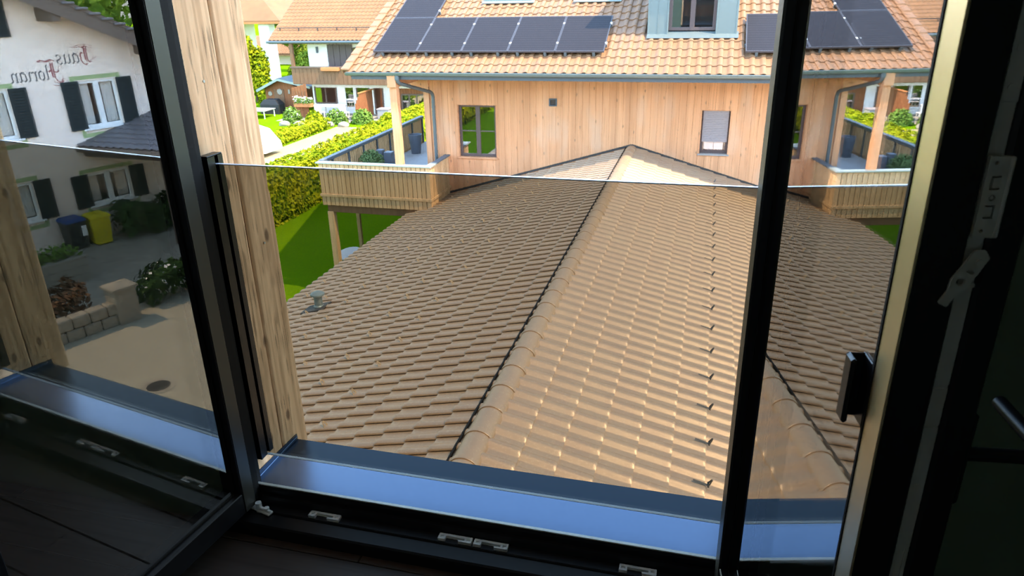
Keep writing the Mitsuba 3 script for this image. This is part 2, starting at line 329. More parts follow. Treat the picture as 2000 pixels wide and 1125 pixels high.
def keeper():
    P = unary_union([sbox(-.052, -.012, -.030, .030), sbox(.012, .052, -.030, .030), sbox(-.052, -.02, -.012, .012)])
    body = sbox(-.053, .053, -.012, .012).difference(sbox(-.030, .030, -.013, .003)).difference(unary_union([sbox(-.047, -.037, -.006, .004), sbox(.037, .047, -.006, .004)]))
    lip = sbox(-.014, .014, .003, .0095)
    b = extrude(body, 0, .010, (0, 1, 2)); h = extrude(sbox(.012, .034, -.012, -.006), 0, .010, (0, 1, 2))
    s = [cyl([x, -.001, .001], [x, -.001, .006], .0046, 10) for x in (-.042, .042)]
    return join(b, h, *s, extrude(lip, 0, .004, (0, 1, 2)))
kp = mikit.ply(keeper(), 'steel')
for x in (-1.080, -0.640, -0.527, -0.089):
    add(f'{W1}__keeper', inst(kp, [[1, 0, 0, x], [0, 1, 0, 1.625], [0, 0, 1, -1.549], [0, 0, 0, 1]]), None, label='galvanised locking keeper on the threshold')
def hinge():
    return join(cbox(-.040, .040, -.010, .012, 0, .008, .002), cyl([-.012, 0, -.012], [-.012, 0, .030], .010), cbox(-.010, .040, -.006, .006, .007, .017, .003), cyl([.025, 0, .016], [.025, 0, .024], .008))
hg = mikit.ply(hinge(), 'steel', 40)
add(f'{W1}__hinge', inst(hg, [[.96, .26, 0, X0 + .075], [-.26, .96, 0, 1.605], [0, 0, 1, -1.548], [0, 0, 0, 1]]), None, label='silver corner hinge at the foot of the left casement')

def sash(ang, hx, hy, s, L=0.835):
    """a casement open at 90 degrees and more; s = +1 when its outer face looks to +x (left casement). Local: u along the sash from the hinge, w outward from the glass, z"""
    d = np.array([-math.sin(ang), -math.cos(ang), 0]); w = np.array([math.cos(ang), -math.sin(ang), 0]) * s
    M = np.eye(4); M[:3, 0] = d; M[:3, 1] = w; M[:3, 2] = (0, 0, 1); M[:3, 3] = (hx, hy, 0)
    flip = np.linalg.det(M[:3, :3]) < 0
    def put(m):
        m = xf(m, M); return MB(m.vertices, m.faces[:, ::-1]) if flip and False else m
    z0, z1, st = -1.532, 0.82, 0.072
    S = num(f'{W1}__sash'); labels[S] = dict(label='left casement swung open into the room' if s > 0 else 'right casement swung open into the room, lock rod on its edge')
    D0, D1 = (-.052, .024)
    wide = .105
    # stepped frame: outer face proud of the glass
    us = .05 if s > 0 else .05
    fr = [cbox(us, us + .055, D0, D1, z0, z1, .003), cbox(L - .05, L, D0, D1 if s > 0 else .0, z0, z1, .003)]
    fr += [cbox(us + .05, L - .045, D0, D1, z0, z0 + .075, .003), cbox(us + .05, L - .045, D0, D1, z1 - .075, z1, .003)]
    scene[S] = mikit.ply(put(join(*fr)), 'frame_black')
    # hinge side rebate
    add(f'{S}__rebate', put(join(cbox(.012, us + .001, D0 + .01, .012, z0 + .01, z1, .002), cbox(.030, us + .002, D0, .018, z0 + .005, z1, .002))), 'gasket')
    add(f'{S}__stile_face', put(cbox(us + .003, us + .050, .0235, .0262, z0 + .003, z1, .0008)), 'frame_grey', label='grey aluminium face strip of the stile')
    gz0, gz1, gu0, gu1 = z0 + .07, z1 - .07, us + .05, L - .045
    add(f'{S}__gasket', put(join(box(gu0, gu0 + .010, -.006, .003, gz0, gz1), box(gu1 - .006, gu1, -.006, .003, gz0, gz1), box(gu0, gu1, -.006, .003, gz0, gz0 + .010), box(gu0, gu1, -.006, .003, gz1 - .01, gz1))), 'gasket')
    for k, ww in enumerate((0.0, -.040)):
        P = np.array([[gu0, ww, gz0], [gu1, ww, gz0], [gu1, ww, gz1], [gu0, ww, gz1]])
        scene[num(f'{S}__pane')] = mikit.ply(put(MB(P, [[0, 1, 2], [0, 2, 3]])), 'sash_glass' if k == 0 else 'sash_glass_inner')
    return S, put, (z0, z1, L)
SL, putL, _ = sash(math.radians(5.5), -1.34, 1.67, 1)
SR, putR, (z0, z1, L) = sash(math.radians(-7.15), 0.14, 1.70, -1)
# the lock stile of the right casement, near the camera
add(f'{SR}__lock_stile', putR(join(cbox(L - .05, L + .004, -.002, .0015, z0, z1, .001))), 'frame_bronze', label='brushed bronze-grey outer face of the lock stile')
add(f'{SR}__lock_edge', putR(join(cbox(L - .045, L + .002, -.052, -.001, z0, z1, .002), cbox(L - .045, L - .006, -.074, -.050, z0, z1, .002), cbox(L - .045, L + .002, -.110, -.072, z0, z1, .004))), 'frame_black', label='black edge of the lock stile')
add(f'{SR}__inner_face', putR(join(cbox(.06, L - .04, -.110, -.052, z0, z0 + .075, .003), cbox(.05, .11, -.110, -.052, z0, z1, .003))), 'frame_black')
strip = [cbox(L - .006, L - .0035, -.0715, -.0535, a, b, .0006) for a, b in ((-.120  , .81), (-.285, -.268), (-.462, -.300), (-.520, -.466), (-.718, -.524))] + [cbox(L - .008, L - .0055, -.0715, -.0535, -1.52, .81, .0005)]
strip += [cbox(L - .006, L - .0035, -.0715, -.0665, -1.0, -.718, .0006), cbox(L - .006, L - .0035, -.0585, -.0535, -1.0, -.718, .0006), cbox(L - .006, L - .0035, -.0715, -.0535, -1.52, -1.0, .0006)]
add(f'{SR}__faceplate', putR(join(*strip)), 'steel_dull', label='dull grey lock faceplate let into the casement edge')
for zz in (-.065, -.105, -.33, -.42, -.615):
    add(f'{SR}__screw', putR(join(cyl([L - .004, -.0625, zz], [L - .0022, -.0625, zz], .0048, 14), box(L - .0022, L - .0020, -.0658, -.0592, zz - .0006, zz + .0006), box(L - .0022, L - .0020, -.0631, -.0619, zz - .0033, zz + .0033))), 'steel_dull')
def striker():
    P = sbox(-.0545, .0, -.0, .0)
    pl = Polygon([(-.054, -.268), (-.0765, -.268), (-.0765, -.176), (-.054, -.176)])
    cut = []
    for zc, fl in ((-.205, 1), (-.238, -1)):
        c = sbox(-.070, -.060, zc - .008, zc + .008).difference(sbox(-.0715, -.0622, zc - .0056, zc + .0056) if fl > 0 else sbox(-.0678, -.0585, zc - .0056, zc + .0056))
        cut.append(c)
    pl = pl.difference(unary_union(cut)).difference(MultiPoint([(-.065, -.222)]).buffer(.0035)).difference(MultiPoint([(-.062, -.183), (-.062, -.260)]).buffer(.0022))
    m = extrude(pl, L - .002, L + .004, (1, 2, 0))
    return join(m, cbox(L - .004, L + .006, -.0800, -.0755, -.268, -.176, .0015), cyl([L, -.065, -.222], [L + .003, -.065, -.222], .002, 10))
add(f'{SR}__striker_plate', putR(striker()), 'steel_dull', label='raised grey striker plate with cut marks and holes')
def lever():
    a, b = np.array([-.066, -.291]), np.array([-.038, -.349]); dd = (b - a) / np.linalg.norm(b - a); nn_ = np.array([-dd[1], dd[0]])
    pts = [a + nn_ * .0085 - dd * .004, a - dd * .009, a - nn_ * .0085 - dd * .004, a - nn_ * .0095 + dd * .035, a - nn_ * .0045 + dd * .048, b - nn_ * .0045, b + nn_ * .0045, a + nn_ * .0045 + dd * .048, a + nn_ * .0095 + dd * .035]
    pl = Polygon(pts).buffer(.0012).difference(MultiPoint([tuple(a + dd * .033)]).buffer(.0048)).difference(MultiPoint([tuple(a + dd * .018 + nn_ * .002), tuple(a + dd * .018 - nn_ * .004)]).convex_hull.buffer(.0020))
    return join(extrude(pl, L + .004, L + .0075, (1, 2, 0)), cyl([L + .003, a[0] - 0.001, a[1] - .006], [L + .010, a[0] - .001, a[1] - .006], .0048, 14), cyl([L + .003, -.0655, -.325], [L + .006, -.0655, -.325], .003, 12))
add(f'{SR}__lock_tongue', putR(lever()), 'steel_dull', label='swivelling lock tongue with a round hole, tilted out')
# handle on the inner face and pull block on the outer face
hz = -.575
add(f'{SR}__handle', putR(join(cbox(L - .045, L - .008, -.120, -.108, hz - .07, hz + .07, .004), tube([[L - .027, -.115, hz], [L - .027, -.225, hz]], .0095, 16), tube(bend([[L - .027, -.200, hz], [L - .027, -.225, hz], [L - .165, -.227, hz]], .012, 6), .0105, 16))), 'frame_black', 50, label='black lever handle on the inner side of the casement')
add(f'{SR}__pull', putR(join(cbox(L - .088, L - .052, .0005, .003, -.560, -.462, .001), cbox(L - .086, L - .082, .000, .026, -.560, -.462, .002), cbox(L - .088, L - .060, .018, .026, -.560, -.462, .003))), 'frame_black', label='short black pull grip on the outer face')

# ---- glass balustrade
t = thing('glass_balustrade', label='dark tinted glass balustrade held across the window opening in black side channels', category='balustrade')
gx0, gx1, gz0, gz1, gy = X0 + .012, X1 - .012, -1.430, -.444, 1.750
scene[f'{t}__pane'] = mikit.ply(MB([[gx0, gy, gz0], [gx1, gy, gz0], [gx1, gy, gz1], [gx0, gy, gz1]], [[0, 1, 2], [0, 2, 3]]), 'balustrade_glass')
add(f'{t}__edge', cbox(gx0, gx1, gy - .008, gy + .004, gz1, gz1 + .003, .001), 'glass_edge', label='pale polished top edge of the glass')
add(f'{t}__edge', cbox(gx0, gx1, gy - .008, gy + .004, gz0 - .002, gz0, .0008), 'glass_edge')
for x, s in ((X0, 1), (X1, -1)):
    P = [(.001, 1.708), (.030, 1.708), (.030, 1.740), (.024, 1.740), (.024, 1.745), (.012, 1.745), (.012, 1.755), (.030, 1.755), (.030, 1.776), (.001, 1.776)]
    P = [(x + s * a, b) for a, b in P]
    add(f'{t}__side_channel', join(extrude(P if s > 0 else P[::-1], -1.428, -.418, (0, 1, 2)), cbox(x + s * .001, x + s * .030, 1.708, 1.776, -.418, -.414, .0015)), 'frame_black', label='black aluminium channel holding the glass')

# ================================================================= the roof below
SLOPE, XR, YW = 0.295, -1.733, 17.75
RZ = -3.63
PITCH, GAUGE = 0.2215, 0.3157
cs, sn = math.cos(math.atan(SLOPE)), math.sin(math.atan(SLOPE))
PROF = [(-.014, .013), (-.008, .024), (.03, .032), (.10, .038), (.18, .041), (.26, .0405), (.33, .037), (.40, .028), (.46, .0185), (.52, .0085), (.57, .003), (.66, .001), (.80, 0), (1.0, .002), (1.06, .002)]
def tile_mesh(pitch, L, tilt=.028, rise=1.0):
    u = np.array([p[0] for p in PROF]) * pitch; h = np.array([p[1] for p in PROF]) * rise
    rows = [(0.0, 0.0), (L - .034, 0.0), (L - .014, -.003), (L, -.011), (L, -.0225)]
    V = []
    for v, dz in rows: V += [[a, v, b + tilt * v / L + (dz if dz < -.02 else dz * max(b, 0) / .041)] for a, b in zip(u, h)]
    n = len(u); F = []
    for i in range(len(rows) - 1):
        for j in range(n - 1):
            a, b, c, d = i * n + j, i * n + j + 1, (i + 1) * n + j + 1, (i + 1) * n + j; F += [[a, b, c], [a, c, d]]
    return MB(V, F)
def frame4(o, u, v, w):
    M = np.eye(4); M[:3, 0], M[:3, 1], M[:3, 2], M[:3, 3] = u, v, w, o; return M
def cam_px(P):
    fw, up = _fw, _up; ri = np.cross(fw, up); c = np.array([P @ ri, P @ up, P @ fw]).T
    return 1000 + CAM['f'] * c[..., 0] / c[..., 2], 562.5 - CAM['f'] * c[..., 1] / c[..., 2], c[..., 2]
AN = thing('roofed_extension', label='low extension with a ridged brown tiled roof running from the window to the timber house', category='building')
tl = tile_mesh(PITCH, .37)
slots = []
EAVEX = 7.15 + XR   # run of each slope
ncourse = 17
for side in (-1, 1):
    for c in range(ncourse):
        for w in range(int((YW - 2.05) / PITCH)):
            y = YW - .01 - (w + 1) * PITCH + (0 if side < 0 else PITCH)
            run = c * GAUGE + .035
            o = np.array([XR + side * run, y, RZ - SLOPE * run - .012])
            if side < 0: M = frame4(o, (0, 1, 0), (-cs, 0, -sn), (-sn, 0, cs))
            else: M = frame4(o, (0, -1, 0), (cs, 0, -sn), (sn, 0, cs))
            ctr = M[:3, 3] + M[:3, 0] * PITCH / 2 + M[:3, 1] * .2
            px, py, dz = cam_px(ctr)
            vis = (560 < px < 1480) and (py < 985) and dz > 0 and not (px > 1455 - (py - 400) * .12 + 30)
            slots.append((0 if vis else 1, dz, M))
slots.sort(key=lambda q: (q[0], q[1]))
td = mikit.ply(tl, 'roof_clay', 40)
for _, _, M in slots[:300]: add(f'{AN}__roof_tile', inst(td, M), None)
add(f'{AN}__tiling', join(*[xf(tl, M) for _, _, M in slots[300:]]), 'roof_clay', 40, kind='stuff', label='the many further brown tiles of the extension roof')
# ridge tiles
def ridge_tile(Lr=.45):
    V, F = [], []; n = 13; rows = [(0, .126), (Lr - .052, .131), (Lr - .046, .139), (Lr - .006, .141), (Lr, .136), (Lr, .110)]
    for v, r in rows:
        for k in range(n):
            a = math.pi * (k / (n - 1)) * 1.06 - .03 * math.pi
            V.append([r * math.cos(a), v, .115 / .135 * r * math.sin(a)])
    for i in range(len(rows) - 1):
        for j in range(n - 1):
            a, b, c, d = i * n + j, i * n + j + 1, (i + 1) * n + j + 1, (i + 1) * n + j; F += [[a, b, c], [a, c, d]]
    return MB(V, F)
rd = mikit.ply(ridge_tile(), 'roof_clay', 40)
y = YW + .1; RS = .4105
while y > 2.2:
    M = frame4((XR, y, RZ - .055), (-1, 0, 0), (0, -1, 0), (0, 0, 1))
    add(f'{AN}__ridge_tile', inst(rd, M), None)
    if y < 10: add(f'{AN}__ridge_clip', join(cbox(XR + .118, XR + .150, y - .43, y - .40, RZ - .075, RZ - .045, .004), cbox(XR + .125, XR + .165, y - .422, y - .41, RZ - .085, RZ - .068, .003)), 'hook_metal')
    y -= RS
# dark ventilation roll under the left flank of the ridge, roofing underlay, walls, gutter
add(f'{AN}__ridge_seal', join(*[bar([XR - .142, y_, RZ - .010 + rng.uniform(-.006, .004)], [XR - .140, y_ + .20, RZ - .010 + rng.uniform(-.006, .004)], .016, .035) for y_ in np.arange(2.1, YW - .1, .2)]), 'gasket', kind='stuff', label='dark ventilation strip under the ridge tiles')
zr = RZ - .03
add(f'{AN}__roof_deck', extrude([(XR, zr - .02), (XR - EAVEX - 3.4, zr - .02 - SLOPE * (EAVEX + 3.4))][:1] + [(XR - 5.38, zr - .02 - SLOPE * 5.38), (XR - 5.38, zr - .16 - SLOPE * 5.38), (XR, zr - .16), (XR + 5.38, zr - .16 - SLOPE * 5.38), (XR + 5.38, zr - .02 - SLOPE * 5.38)], 2.05, YW, (0, 2, 1)), 'brown_wood')
add(f'{AN}__wall', box(XR - 4.8, XR + 4.8, 2.05, YW, G, -5.35), 'plaster')
add(f'{AN}__wall_flashing', join(*[bar([XR, YW - .012, RZ + .055], [XR + s * 5.4, YW - .012, RZ + .055 - SLOPE * 5.4], .03, .05) for s in (-1, 1)]), 'iron', label='dark flashing where the roof meets the wall')
def gutter(r=.075, n=9):
    o = [(r * math.cos(a), r * math.sin(a)) for a in np.linspace(math.pi, 2 * math.pi, n)]; i = [((r - .006) * math.cos(a), (r - .006) * math.sin(a)) for a in np.linspace(2 * math.pi, math.pi, n)]
    return Polygon(o + i)
from shapely.affinity import translate as strans
for s in (-1, 1):
    ex, ez = XR + s * 5.50, RZ - .07 - SLOPE * 5.42
    add(f'{AN}__gutter', extrude(strans(gutter(), ex, ez), 2.05, YW, (0, 2, 1)), 'pipe_grey', 40, label='grey eaves gutter of the extension')
# vent pipe
vx, vy = -6.03, 9.8
vz = RZ - SLOPE * (XR - vx)
add(f'{AN}__vent_base', join(cbox(vx - .28, vx + .16, vy - .17, vy + .17, 0, .03, .008)).apply_transform(trimesh.transformations.rotation_matrix(-math.atan(SLOPE), [0, 1, 0], [vx, vy, 0])).apply_translation([0, 0, vz + .03]), 'iron', label='dark base plate of the vent pipe')
add(f'{AN}__vent_pipe', join(lathe([(.001, vz), (.085, vz), (.085, vz + .08), (.068, vz + .10), (.068, vz + .26), (.10, vz + .26), (.118, vz + .275), (.115, vz + .30), (.06, vz + .33), (.001, vz + .335)], vx, vy, 24)), 'zinc', 40, label='grey vent pipe with a flared cap near the eaves')
def hook(): return join(cbox(-.012, .012, -.12, .03, 0, .004, .001), bar([-.030, .02, .006], [-.004, .035, .07], .010, .014), bar([.030, .02, .006], [.004, .035, .07], .010, .014), cbox(-.036, .036, .012, .03, 0, .012, .003))
hk, hkp = mikit.ply(hook(), 'hook_metal'), mikit.ply(hook(), 'hook_pale')
def put_hook(side, run, y, d, k=0):
    o = np.array([XR + side * run, y, RZ - SLOPE * run + .030])
    M = frame4(o, (0, 1, 0), (-cs, 0, -sn), (-sn, 0, cs)) if side < 0 else frame4(o, (0, -1, 0), (cs, 0, -sn), (sn, 0, cs))
    add(f'{AN}__snow_hook', inst(d, M), None)
for k in range(19): put_hook(1, 1.985, 4.94 + k * .6645, hk)
for j, run in enumerate((1.80, 2.445, 3.09, 3.735, 4.38, 5.02)):
    for k in range(20):
        y = 4.94 + (j % 2) * .4216 + k * .6645 + (0.0 if j < 2 else .443 * ((j // 2) % 2))
        if y < YW - .3: put_hook(-1, run, y, hkp)

# ================================================================= the timber house
H = thing('house', label='timber-clad house across the roof, with solar panels and a corner balcony', category='house')
HX0, HX1, EY, EZ, MS = -7.05, 7.5, 16.35, -1.72, 0.48
yr = 23.3
def roof_z(y): return EZ + MS * (y - EY)
WIN = [(-6.19, -5.18, -4.02, -2.69), (-.125, .52, -3.73, -2.71)]      # x0 x1 z0 z1
bw = .165
VENT = (-3.79, -3.61, -2.67, -2.50)
holes = WIN + [VENT]
k = 0
x = math.floor(HX0 / bw) * bw
while x < 4.5:
    a, b = max(x + .0012, HX0), x + bw - .0012
    segs = [(-7.6, -1.45)]
    for (hx0, hx1, hz0, hz1) in holes:
        if a < hx1 and b > hx0:
            new = []
            for s0, s1 in segs: new += [(s0, min(s1, hz0)), (max(s0, hz1), s1)]
            segs = [(s0, s1) for s0, s1 in new if s1 - s0 > .02]
    # boards cut by an opening stay whole beside it
    pieces = []
    for s0, s1 in segs: pieces.append((a, b, s0, s1))
    for (hx0, hx1, hz0, hz1) in holes:
        if a < hx1 and b > hx0:
            if a < hx0 - .004: pieces.append((a, hx0, hz0, hz1))
            if b > hx1 + .004: pieces.append((hx1, b, hz0, hz1))
    off = rng.uniform(-.002, .002)
    add(f'{H}__board', join(*[cbox(p[0], p[1], YW + off, YW + .03, p[2], p[3], .003) for p in pieces]), 'clad_wood')
    x += bw
add(f'{H}__core', join(box(HX0 + .02, HX1, YW + .35, 29.0, G, -2.05), box(HX0 + .02, HX1, YW + .029, YW + .36, G, -4.6), box(4.4, HX1, YW, YW + .36, -4.6, -1.45), box(HX0 + .02, HX1, YW + .029, YW + .36, -2.4, -1.6), *[box(a, b, YW + .029, YW + .36, -4.7, -2.3) for a, b in ((HX0 + .02, -6.25), (-5.1, -.2), (.6, HX1))]), 'brown_wood', label='dark timber body of the house')
gable = Polygon([(YW + .05, -2.1), (29.0, -2.1), (28.9, roof_z(17.8) - .3), (yr, roof_z(yr) - .3), (YW + .05, roof_z(YW) - .25)])
add(f'{H}__gable', join(extrude(gable, HX0 + .02, HX0 + .12, (1, 2, 0)), extrude(gable, HX1 - .1, HX1, (1, 2, 0))), 'brown_wood')
# window with a mullion
def house_window(x0, x1, z0, z1, mull, bars, y=YW + .10):
    w = add(f'{H}__window', join(cbox(x0, x1, y, y + .06, z0, z0 + .075, .006), cbox(x0, x1, y, y + .06, z1 - .06, z1, .006), cbox(x0, x0 + .065, y, y + .06, z0, z1, .006), cbox(x1 - .065, x1, y, y + .06, z0, z1, .006),
                           *([cbox((x0 + x1) / 2 - .055, (x0 + x1) / 2 + .055, y - .008, y + .05, z0 + .03, z1 - .03, .006)] if mull else []), *[cbox(x0 + .03, x1 - .03, y + .005, y + .03, zz - .014, zz + .014, .003) for zz in bars]), 'window_brown')
    scene[f'{w}__pane'] = mikit.ply(MB([[x0 + .05, y + .025, z0 + .05], [x1 - .05, y + .025, z0 + .05], [x1 - .05, y + .025, z1 - .04], [x0 + .05, y + .025, z1 - .04]], [[0, 1, 2], [0, 2, 3]]), 'house_glass')
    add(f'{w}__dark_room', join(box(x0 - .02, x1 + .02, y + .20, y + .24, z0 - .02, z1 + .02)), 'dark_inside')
    add(f'{w}__reveal', join(cbox(x0 - .012, x0, YW - .012, y + .01, z0 - .012, z1 + .012, .003), cbox(x1, x1 + .012, YW - .012, y + .01, z0 - .012, z1 + .012, .003), cbox(x0, x1, YW - .012, y + .01, z1, z1 + .012, .003)), 'clad_wood')
    add(f'{w}__sill', cbox(x0 - .04, x1 + .04, YW - .05, y + .01, z0 - .03, z0, .006), 'clad_wood' if mull else 'deck')
    return w
w1 = house_window(*WIN[0], True, [-3.36])
tag(w1, label='brown double window reflecting hedge and lawn')
w2 = house_window(*WIN[1], False, [])
tag(w2, label='small window with its grey roller shutter mostly down')
x0, x1, z0, z1 = WIN[1]
for i in range(18):
    zz = z1 - .005 - (i + 1) * .041
    add(f'{w2}__shutter_slat', cbox(x0 + .03, x1 - .03, YW + .055, YW + .068, zz + .002, zz + .0395, .005), 'roller')
add(f'{w2}__blind', join(cbox(x0 + .09, (x0 + x1) / 2 - .01, YW + .128, YW + .14, z0 + .09, z0 + .30, .005), cbox((x0 + x1) / 2 + .0, x1 - .11, YW + .128, YW + .14, z0 + .09, z0 + .30, .005)), 'blind_white', label='pale pinkish blind in the gap')
# square wall vent
vx0, vx1, vz0, vz1 = VENT
v = add(f'{H}__wall_vent', join(cbox(vx0 - .01, vx1 + .01, YW - .02, YW + .03, vz0 - .01, vz0 + .02, .004), cbox(vx0 - .01, vx1 + .01, YW - .02, YW + .03, vz1 - .02, vz1 + .01, .004), cbox(vx0 - .01, vx0 + .02, YW - .02, YW + .03, vz0, vz1, .004), cbox(vx1 - .02, vx1 + .01, YW - .02, YW + .03, vz0, vz1, .004)), 'rail_dark', label='square dark vent grille in the cladding')
for i in range(4): add(f'{v}__slat', bar([vx0 + .015, YW + .01, vz0 + .035 + i * .036], [vx1 - .015, YW + .01, vz0 + .035 + i * .036], .035, .006, up=(0, .6, 1)), 'rail_dark')
# roof tiles of the house
t2 = tile_mesh(PITCH, .40, .03, 0.95)
c2, s2 = math.cos(math.atan(MS)), math.sin(math.atan(MS)); G2 = .305
PV = []
DX0, DX1 = -1.47, .465                                                   # dormer
SKY = [(-5.82, -4.55), (-3.42, -2.33)]
slots = []
RX0, RX1 = -8.42, 8.4
for c in range(23):
    for w in range(int((RX1 - RX0) / PITCH)):
        xx = RX0 + (w + 1) * PITCH
        ylow = EY - .03 + c * G2
        yh = ylow + G2 + .06
        if DX0 - .05 < xx - PITCH / 2 < DX1 + .05 and yh > 17.75 and c > 4: continue
        o = np.array([xx, ylow + .40 * c2, roof_z(ylow + .40 * c2) - .035])
        M = frame4(o, (-1, 0, 0), (0, -c2, -s2), (0, -s2, c2))
        ctr = o + M[:3, 1] * .25
        px, py, dz = cam_px(ctr)
        slots.append((0 if (py > -4 and px < 1545) else 1, dz, M))
slots.sort(key=lambda q: (q[0], q[1]))
td2 = mikit.ply(t2, 'main_clay', 40)
# under the panels only a few edges show: those tiles join the rest
def under_pv(M):
    x, y = M[0, 3] - PITCH / 2, M[1, 3] - .2
    return (-7.85 < x < -2.5 and 17.15 < y < 18.3) or (x > .85 and 17.15 < y < 18.3)
parts = [q for q in slots if q[0] == 0 and not under_pv(q[2])][:300]
ids = {id(q) for q in parts}
for q in parts: add(f'{H}__roof_tile', inst(td2, q[2]), None)
add(f'{H}__tiling', join(*[xf(t2, q[2]) for q in slots if id(q) not in ids]), 'main_clay', 40, kind='stuff', label='the further orange-brown tiles higher up the house roof')
# verge tiles, roof slabs, fascia
vt = mikit.ply(join(cbox(-.16, .03, 0, .40, -.02, .045, .02), cbox(-.175, -.13, 0, .40, -.10, .045, .01)), 'main_clay')
for c in range(22):
    ylow = EY - .03 + c * G2
    o = np.array([RX0 + .0, ylow + .40 * c2, roof_z(ylow + .4 * c2) - .005])
    add(f'{H}__verge_tile', inst(vt, frame4(o, (1, 0, 0), (0, -c2, -s2), (0, -s2, c2)) @ np.array([[1, 0, 0, 0], [0, 1, 0, 0], [0, .07, 1, 0], [0, 0, 0, 1.]])), None)
slab = [(EY + .03, roof_z(EY) - .06), (yr, roof_z(yr) - .06), (yr + 7.2, roof_z(yr) - .06 - MS * 7.2), (yr + 7.2, roof_z(yr) - .24 - MS * 7.2), (yr, roof_z(yr) - .24), (EY + .03, roof_z(EY) - .16)]
add(f'{H}__roof_slab', extrude(slab, RX0 + .03, RX1 + .1, (1, 2, 0)), 'soffit', label='brown boarded underside of the roof')
add(f'{H}__back_tiling', extrude([(yr, roof_z(yr)), (yr + 7.3, roof_z(yr) - MS * 7.3), (yr + 7.3, roof_z(yr) - .07 - MS * 7.3), (yr, roof_z(yr) - .07)], RX0, RX1, (1, 2, 0)), 'main_clay')
add(f'{H}__fascia', cbox(RX0 + .05, RX1, EY + .02, EY + .05, EZ - .20, EZ - .02, .004), 'rail_dark')
gu = add(f'{H}__gutter', join(extrude(strans(gutter(.078), EY - .035, EZ - .035), RX0 - .05, RX1, (1, 2, 0)), cyl([RX0, EY - .113, EZ - .033], [RX1, EY - .113, EZ - .033], .011, 8)), 'zinc', 40, label='blue-grey metal gutter along the eaves')
add(f'{H}__downpipe', join(tube(bend([[-7.16, EY - .035, EZ - .08], [-7.16, EY - .035, EZ - .27], [-6.80, YW - .09, EZ - .66], [-6.80, YW - .09, -4.6]], .13, 7), .042, 14), cyl([-7.16, EY - .035, EZ - .12], [-7.16, EY - .035, EZ - .2], .055), *[cyl([-6.80, YW - .09, zz], [-6.80, YW - .09, zz + .03], .048) for zz in (-2.75, -3.7)]), 'pipe_grey', 40, label='dark grey swan-neck downpipe at the house corner')
# snow guard tubes
add(f'{H}__corner_post', join(cbox(-7.40, -7.22, 16.36, 16.54, -4.86, -2.05, .008)), 'clad_wood', label='timber corner post carrying the roof over the balcony')
add(f'{H}__corner_beam', join(cbox(-7.42, -7.20, 16.30, YW + .1, -2.10, -1.78, .008), cbox(-7.42, -7.05, YW - .03, YW + .05, -2.30, -1.7, .006)), 'clad_wood')
add(f'{H}__corner_board', cbox(HX0 - .035, HX0 + .12, YW - .03, YW + .1, -5.0, -1.7, .006), 'clad_wood')
# gable end door, seen between post and wall
add(f'{H}__terrace_door', join(cbox(HX0 - .01, HX0 + .03, 19.0, 19.12, -4.85, -2.6, .004), cbox(HX0 - .01, HX0 + .03, 20.2, 20.3, -4.85, -2.6, .004), cbox(HX0 - .01, HX0 + .03, 21.4, 21.5, -4.85, -2.6, .004), cbox(HX0 - .01, HX0 + .03, 19.0, 21.5, -2.7, -2.6, .004)), 'window_brown')
scene[f'{H}__terrace_door__pane'] = mikit.ply(MB([[HX0, 19.1, -4.8], [HX0, 21.4, -4.8], [HX0, 21.4, -2.65], [HX0, 19.1, -2.65]], [[0, 2, 1], [0, 3, 2]]), 'house_glass')

# ---- balcony
BX0, BX1, BY = -9.53, -6.50, 16.33
B = f'{H}__balcony'
scene[B] = mikit.ply(join(box(BX0 + .06, BX1 - .04, BY + .06, YW, -5.02, -4.87), box(BX0 + .06, HX0, YW, 23.6, -5.02, -4.87)), 'deck'); labels[B] = dict(label='corner balcony with vertical pale slats')
for i in range(7):
    y0_ = BY + .08 + i * .2
    add(f'{B}__deck_board', box(BX0 + .07, BX1 - .05 if y0_ < YW - .2 else HX0 - .02, y0_, y0_ + .194, -4.87, -4.85), 'deck')
for i in range(29):
    y0_ = YW + .03 + i * .2
    add(f'{B}__deck_board', box(BX0 + .07, HX0 - .02, y0_, y0_ + .194, -4.87, -4.85), 'deck')
n = 25; st = (BX1 - BX0) / n
for i in range(n): add(f'{B}__slat', cbox(BX0 + i * st + .007, BX0 + (i + 1) * st - .007, BY + rng.uniform(-.002, .002), BY + .024, -5.10, -4.00, .004), 'slat_wood')
n = 12; st = (YW - BY) / n
for i in range(n): add(f'{B}__slat', cbox(BX1 - .024, BX1 + rng.uniform(-.002, .002), BY + i * st + .004, BY + (i + 1) * st - .004, -5.10, -4.00, .004), 'slat_wood')
n = 60; st = (23.5 - BY) / n
for i in range(n): add(f'{B}__slat', cbox(BX0, BX0 + .022, BY + i * st + .012, BY + (i + 1) * st - .012, -5.10, -4.0, .004), 'slat_wood')
add(f'{B}__trim_rail', join(cbox(BX0 - .03, BX1 + .03, BY - .03, BY + .0, -4.865, -4.795, .006), cbox(BX1 + .0, BX1 + .03, BY - .03, YW, -4.865, -4.795, .006), cbox(BX0 - .03, BX0, BY - .03, 23.5, -4.865, -4.795, .006)), 'slat_wood')
add(f'{B}__back_board', join(cbox(BX0 + .03, BX1 - .03, BY + .026, BY + .045, -4.98, -4.02, .003), cbox(BX1 - .045, BX1 - .026, BY + .03, YW, -4.98, -4.02, .003)), 'fascia')
add(f'{B}__rail_cap', join(cbox(BX0 - .05, BX1 + .06, BY - .06, BY + .12, -4.005, -3.965, .008), cbox(BX1 - .12, BX1 + .06, BY + .1, BY + .42, -4.006, -3.964, .008)), 'zinc_light', label='pale metal coping on the front rail')
add(f'{B}__rail_cap', cbox(BX1 - .10, BX1 + .05, BY + .42, YW, -4.004, -3.966, .008), 'rail_dark', label='dark coping on the return')
